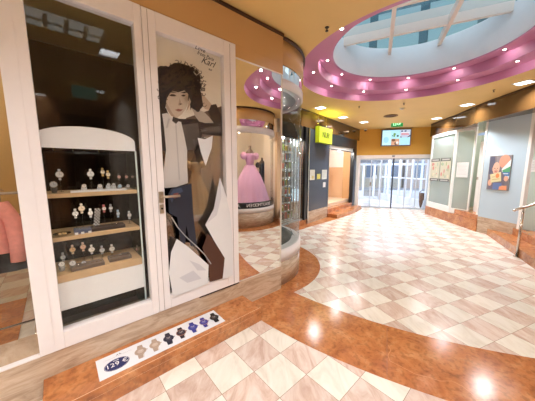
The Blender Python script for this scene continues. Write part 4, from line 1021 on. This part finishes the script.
struct('trim_32', MB().lathe([(1.115, 3.235), (1.135, 3.235), (1.135, 3.265), (1.115, 3.265)], OBC, 60, a0=60, a1=290), DARKEDGE)
struct('floor', MB().lathe([(.01, .55), (.95, .55)], OBC, 48), WHITE2)
for i, ch in enumerate('BRAUTMODEN  ABENDMODEN'):
    if ch == ' ': continue
    a = 112+i*4.6
    ca, sa = math.cos(R(a)), math.sin(R(a))
    o = text(ch, .13, solid((235, 235, 235)), w8, 1.102*ca, 1.102*sa, .635, rz=a+90, name='lettering')
# interior of bridal shop across
BR = Frame(OBC, 41.5)
struct('wall_bridal_back', MB().box(-3.0, -2.3, 0, 2.6, -2.2, ZC-.01), pm('bridal_wall', (236, 222, 206), .6), BR)
struct('wall_bridal_side', MB().box(2.2, -2.2, 0, 2.3, -.4, ZC-.01), pm('bridal_wall', (236, 222, 206), .6), BR)
struct('wall_bridal_left', MB().box(-3.1, -2.2, 0, -3.0, .98, ZC-.01), pm('bridal_wall', (236, 222, 206), .6), BR)
struct('floor', MB().box(-2.9, -2.2, .5, 2.2, -.30, .549), WHITE2, BR)
def dress(fr_loc, name, label, cloth, hang, grow=1., foot=.55, sc=1.):
    t = thing(name, label, 'dress', WORLD, fr_loc[0], fr_loc[1], foot); t.scale = (grow,)*3
    MB().lathe([(.5*sc, .01), (.47*sc, .12), (.38*sc, .45), (.26*sc, .75), (.16*sc, .93), (.12, 1.0)], (0, 0), 90, rf=lambda a, z: 1+.05*math.sin(15*a)*(1.05-z)+.02*math.sin(37*a+z*4)).build('skirt', cloth, t)
    MB().lathe([(.12, .99), (.125, 1.06), (.15, 1.16), (.165, 1.26), (.15, 1.30), (.10, 1.28)], (0, 0), 40, sy=.8).build('bodice', hang, t)
    for s in (-1, 1): MB().ball((s*.2*math.cos(R(41.5)), s*.2*math.sin(R(41.5)), 1.24), .085, .085, .10, 16).build('puff_sleeve', cloth, t)
    m = MB(); m.lathe([(.13, 1.24), (.15, 1.30), (.10, 1.37), (.05, 1.41), (.045, 1.50), (.001, 1.51)], (0, 0), 24, sy=.8); m.build('mannequin', pm('mannequin_dark', (96, 76, 66), .5), t)
    MB().lathe([(.001, 0), (.15, 0), (.15, .012), (.02, .02), (.015, .05), (.015, .6)], (0, 0), 20).build('stand', CHROME, t)
    return t
n_f = Vector((.6626, -.749, 0)); d_f = Vector((.749, .6626, 0))
def seen_in_mirror(u, nreal):
    """real place, nreal metres across the passage, that the facade reflects in direction u"""
    d = ray(u, 168); nd = n_f.dot(d); t = (2*(-2.21)-nreal)/nd; v = Vector((d.x*t, d.y*t, 0)); return v-n_f*2*(n_f.dot(v)+2.21)
pk = seen_in_mirror(250, 1.75)
dress((pk.x, pk.y), 'ball_gown', 'pink tulle ball gown with puff sleeves in the curved bridal window, seen in the mirror', pm('pink_tulle', (238, 186, 226), .7, noise=.06, nscale=30), pm('pink_satin', (222, 168, 214), .35), sc=1.02, grow=1.22)
bd_ = seen_in_mirror(262, 2.3)
dress((bd_.x, bd_.y), 'evening_gown', 'dark evening gown standing behind the pink one, seen in the mirror', pm('dark_tulle', (60, 58, 66), .7), pm('dark_satin', (46, 44, 52), .35), sc=.6)
cr_ = seen_in_mirror(197, 1.35)
dress((cr_.x, cr_.y), 'bridal_gown', 'cream bridal gown in the straight window across, reflected in the door glass', pm('cream_tulle', (246, 222, 182), .7, noise=.06, nscale=30), pm('cream_satin', (240, 214, 170), .4), foot=.52, sc=.78)
# straight window across, beside the bay: n = .76
ACR = Frame((.503, -.569), 41.5)   # origin n=.76 d=0; x = d, y points back to our side
struct('baseboard_across', MB().box(1.6, -.3, 0, 3.45, -.0, .42), PLINTH, ACR)
struct('floor', MB().box(1.7, -1.7, .421, 3.4, -.1, .52), WHITE2, ACR)
struct('trim_33', MB().box(1.6, -.12, 2.75, 3.45, 0, ZC-.003), FASC, ACR)
w9 = bpy.data.objects.new('window_9', None); COL.objects.link(w9); put(w9, ACR); w9['kind'] = 'structure'
b = MB(); b.box(1.6, -.08, .421, 1.68, 0, 2.75); b.box(3.37, -.08, .421, 3.45, 0, 2.75); b.box(1.68, -.08, .421, 3.37, 0, .50); b.build('window_frame', WHITE, w9)
MB().box(1.68, -.05, .50, 3.37, -.044, 2.75).build('pane', CLEAR, w9)
struct('wall_across_back', MB().box(1.6, -1.75, 0, 3.4, -1.7, ZC-.01), pm('boutique_brown', (112, 90, 74), .6), ACR)
struct('wall_across_side', MB().box(1.55, -4.2, 0, 1.599, -.0, ZC-.01), pm('brown_stone', (150, 112, 76), .4, noise=.3, nscale=6), ACR)
# beyond the bay towards the steps
struct('wall_across_far', MB().box(5.5, -1.2, 0, 5.6, -.56, ZC-.01), pm('bridal_wall', (236, 222, 206), .6), ACR)
AF = Frame(ACR.w(5.40, -.45), 41.5)
struct('wall_across_end', MB().box(0, -.1, 0, 1.6, 0, 2.82), pm('beige_panel', (226, 196, 160), .5), AF)
op = thing('orange_poster', 'orange poster of a person in red on the wall across, seen in the mirror', 'poster', AF, .75, .015, 1.0)
MB().box(-.32, -.014, 0, .32, -.001, .95).build('sheet', solid((236, 140, 50)), op)
op_l = [((206, 60, 50), [[(-.2, 0), (.2, 0), (.18, .35), (.06, .5), (-.06, .5), (-.18, .35)]]), ((226, 180, 150), [ell(0, .6, .09, .12)]), ((80, 40, 30), [ell(0, .7, .1, .06)])]
picture(op, AF, op_l, .004, 'print', -.0008)
# enclosure behind the viewer
SW = pm('rear_wall', (110, 84, 60), .6)
struct('wall_rear', MB().box(-5.5, -4.3, 0, 1.6, -4.2, ZC-.003), SW, ACR)
struct('wall_rear_left', MB().box(-5.6, -4.2, 0, -5.5, 3.0, ZC-.003), SW, ACR)
pc = MB(); pc.box(-.3, -.3, .001, .3, .3, ZC-.003, bev=.01)
struct('wall_pillar', pc, marble('brown_pillar_marble', (110, 74, 44), (146, 104, 66), (176, 134, 92), 4, 3, .25, (1, 1, 2)), Frame(ACR.w(-.1, -2.6), 41.5))
kp = thing('shop_counter', 'white counter with dark top across the passage behind the viewer', 'counter', ACR, -2.2, -3.4, 0)
MB().box(-.9, -.3, 0, .9, .3, .95, bev=.005).build('body', WHITE2, kp); MB().box(-.95, -.35, .951, .95, .35, .99, bev=.004).build('worktop', BLACK, kp)
es = thing('exit_sign', 'pale green exit sign hanging behind the viewer, seen in the watch window', 'exit sign', WORLD, 1.34, -.69, 2.98, 0)
MB().box(-.19, -.02, 0, .19, .02, .22).build('light_box', em('exit_pale', (170, 220, 190), .8), es)
es.rotation_euler[2] = R(41.5)
for x in (-.12, .12): MB().tube([(x, 0, .22), (x, 0, ZC-2.981)], .005, 6).build('rod', CHROME, es)

# ------------------------------------------------------------------ lights
def area(name, loc, size, power, rot=(0, 0, 0), col=(1, 1, 1), sy=None):
    ld = bpy.data.lights.new(name, 'AREA'); ld.energy = power; ld.size = size; ld.color = col
    if sy: ld.shape = 'RECTANGLE'; ld.size_y = sy
    o = bpy.data.objects.new(name, ld); COL.objects.link(o); o.location = loc; o.rotation_euler = rot; return o
def bulb(name, loc, power, col=(1, .95, .88), r=.05):
    ld = bpy.data.lights.new(name, 'POINT'); ld.energy = power; ld.shadow_soft_size = r; ld.color = col
    o = bpy.data.objects.new(name, ld); COL.objects.link(o); o.location = loc
bulb('gown_fill', (OBC[0]-.4, OBC[1]+.2, 2.95), 60)  # added bulbs, out of sight above the bridal windows, brightening the gowns
bulb('gown_fill', (OBC[0]+.9, OBC[1]-.2, 2.95), 30)
bulb('gown_fill', ACR.w(2.9, -.5, 2.95), 60, (1, .92, .8))
bulb('boutique_light', SHOP.w(-2.0, 1.8, 3.0), 45, (1, .9, .74))
bulb('header_fill', SHOP.w(-.37, .085, 3.0), 16)  # added bulb hidden above the frame to brighten the arched header
for z_, y_ in ((1.84, .22), (lz[0][0]+oz-.028, .16), (lz[1][0]+oz-.028, .16)): bulb('watch_fill', SHOP.w(-.37, y_, z_), 1.0, r=.006)  # added fill bulbs in the case so the watches show brighter
bulb('poster_fill', SHOP.w(.43, .2, 3.1), .1)  # added bulb hidden above the door to lift the poster
for s_ in (-2.0, -1.0): bulb('grille_shop_light', LEFT.w(s_, .25, 2.4), 34, (1, .98, .95))
bulb('closed_shop_light', LEFT.w(1.9, .35, 2.3), 26); bulb('closed_shop_light', LEFT.w(2.9, .35, 2.3), 20)
bulb('right_shop_light', RIGHT.w(.7, .9, 2.7), 20); bulb('right_shop_light', RIGHT.w(2.0, 1.1, 2.6), 20)
area('vestibule_fill', END.w(1.8, 1.8, 2.70), 2.4, 160, (0, 0, END.a), (.88, .94, 1), sy=2.2)  # added fill under the vestibule ceiling, brightening the view through the doors
for s_ in (.45, .95):
    ld = bpy.data.lights.new('sign_glow', 'SPOT'); ld.energy = 9; ld.spot_size = R(150); ld.spot_blend = .5; ld.color = (.95, 1, .08); ld.shadow_soft_size = .03
    o = bpy.data.objects.new('sign_glow', ld); COL.objects.link(o); o.location = LEFT.w(s_, -.20, 2.915); o.rotation_euler = (R(180), 0, 0)
#area('skylight_daylight', (DOME[0], DOME[1], ZT+.6), 2.4, 200, col=(.86, .94, 1))

wd = bpy.data.worlds.new('World'); SC.world = wd; wd.use_nodes = True
n = wd.node_tree.nodes; l = wd.node_tree.links; bg = n['Background']
tc = n.new('ShaderNodeTexCoord'); nz = n.new('ShaderNodeTexNoise'); nz.inputs['Scale'].default_value = 2.2; nz.inputs['Detail'].default_value = 5
l.new(tc.outputs['Generated'], nz.inputs['Vector']); cr = n.new('ShaderNodeValToRGB')
cr.color_ramp.elements[0].position = .42; cr.color_ramp.elements[0].color = (*lin((214, 226, 238)), 1)
cr.color_ramp.elements[1].position = .62; cr.color_ramp.elements[1].color = (*lin((242, 247, 252)), 1)
l.new(nz.outputs['Fac'], cr.inputs[0]); l.new(cr.outputs[0], bg.inputs['Color']); bg.inputs['Strength'].default_value = 1.8

# ------------------------------------------------------------------ camera
cd = bpy.data.cameras.new('Camera'); cam = bpy.data.objects.new('Camera', cd); COL.objects.link(cam)
cam.location = (0, 0, EYE); cam.rotation_euler = (R(90)-PITCH, 0, 0)
cd.sensor_width = 36; cd.lens = F/535*36; cd.clip_start = .05; cd.clip_end = 200
SC.camera = cam
SC.view_settings.view_transform = 'Standard'; SC.view_settings.look = 'None'; SC.view_settings.gamma = 1
SC.view_settings.exposure = 0.08
SC.view_settings.use_curve_mapping = False
SC.cycles.use_denoising = True
SC.cycles.max_bounces = 10; SC.cycles.glossy_bounces = 6; SC.cycles.transparent_max_bounces = 16
SC.cycles.sample_clamp_indirect = 6
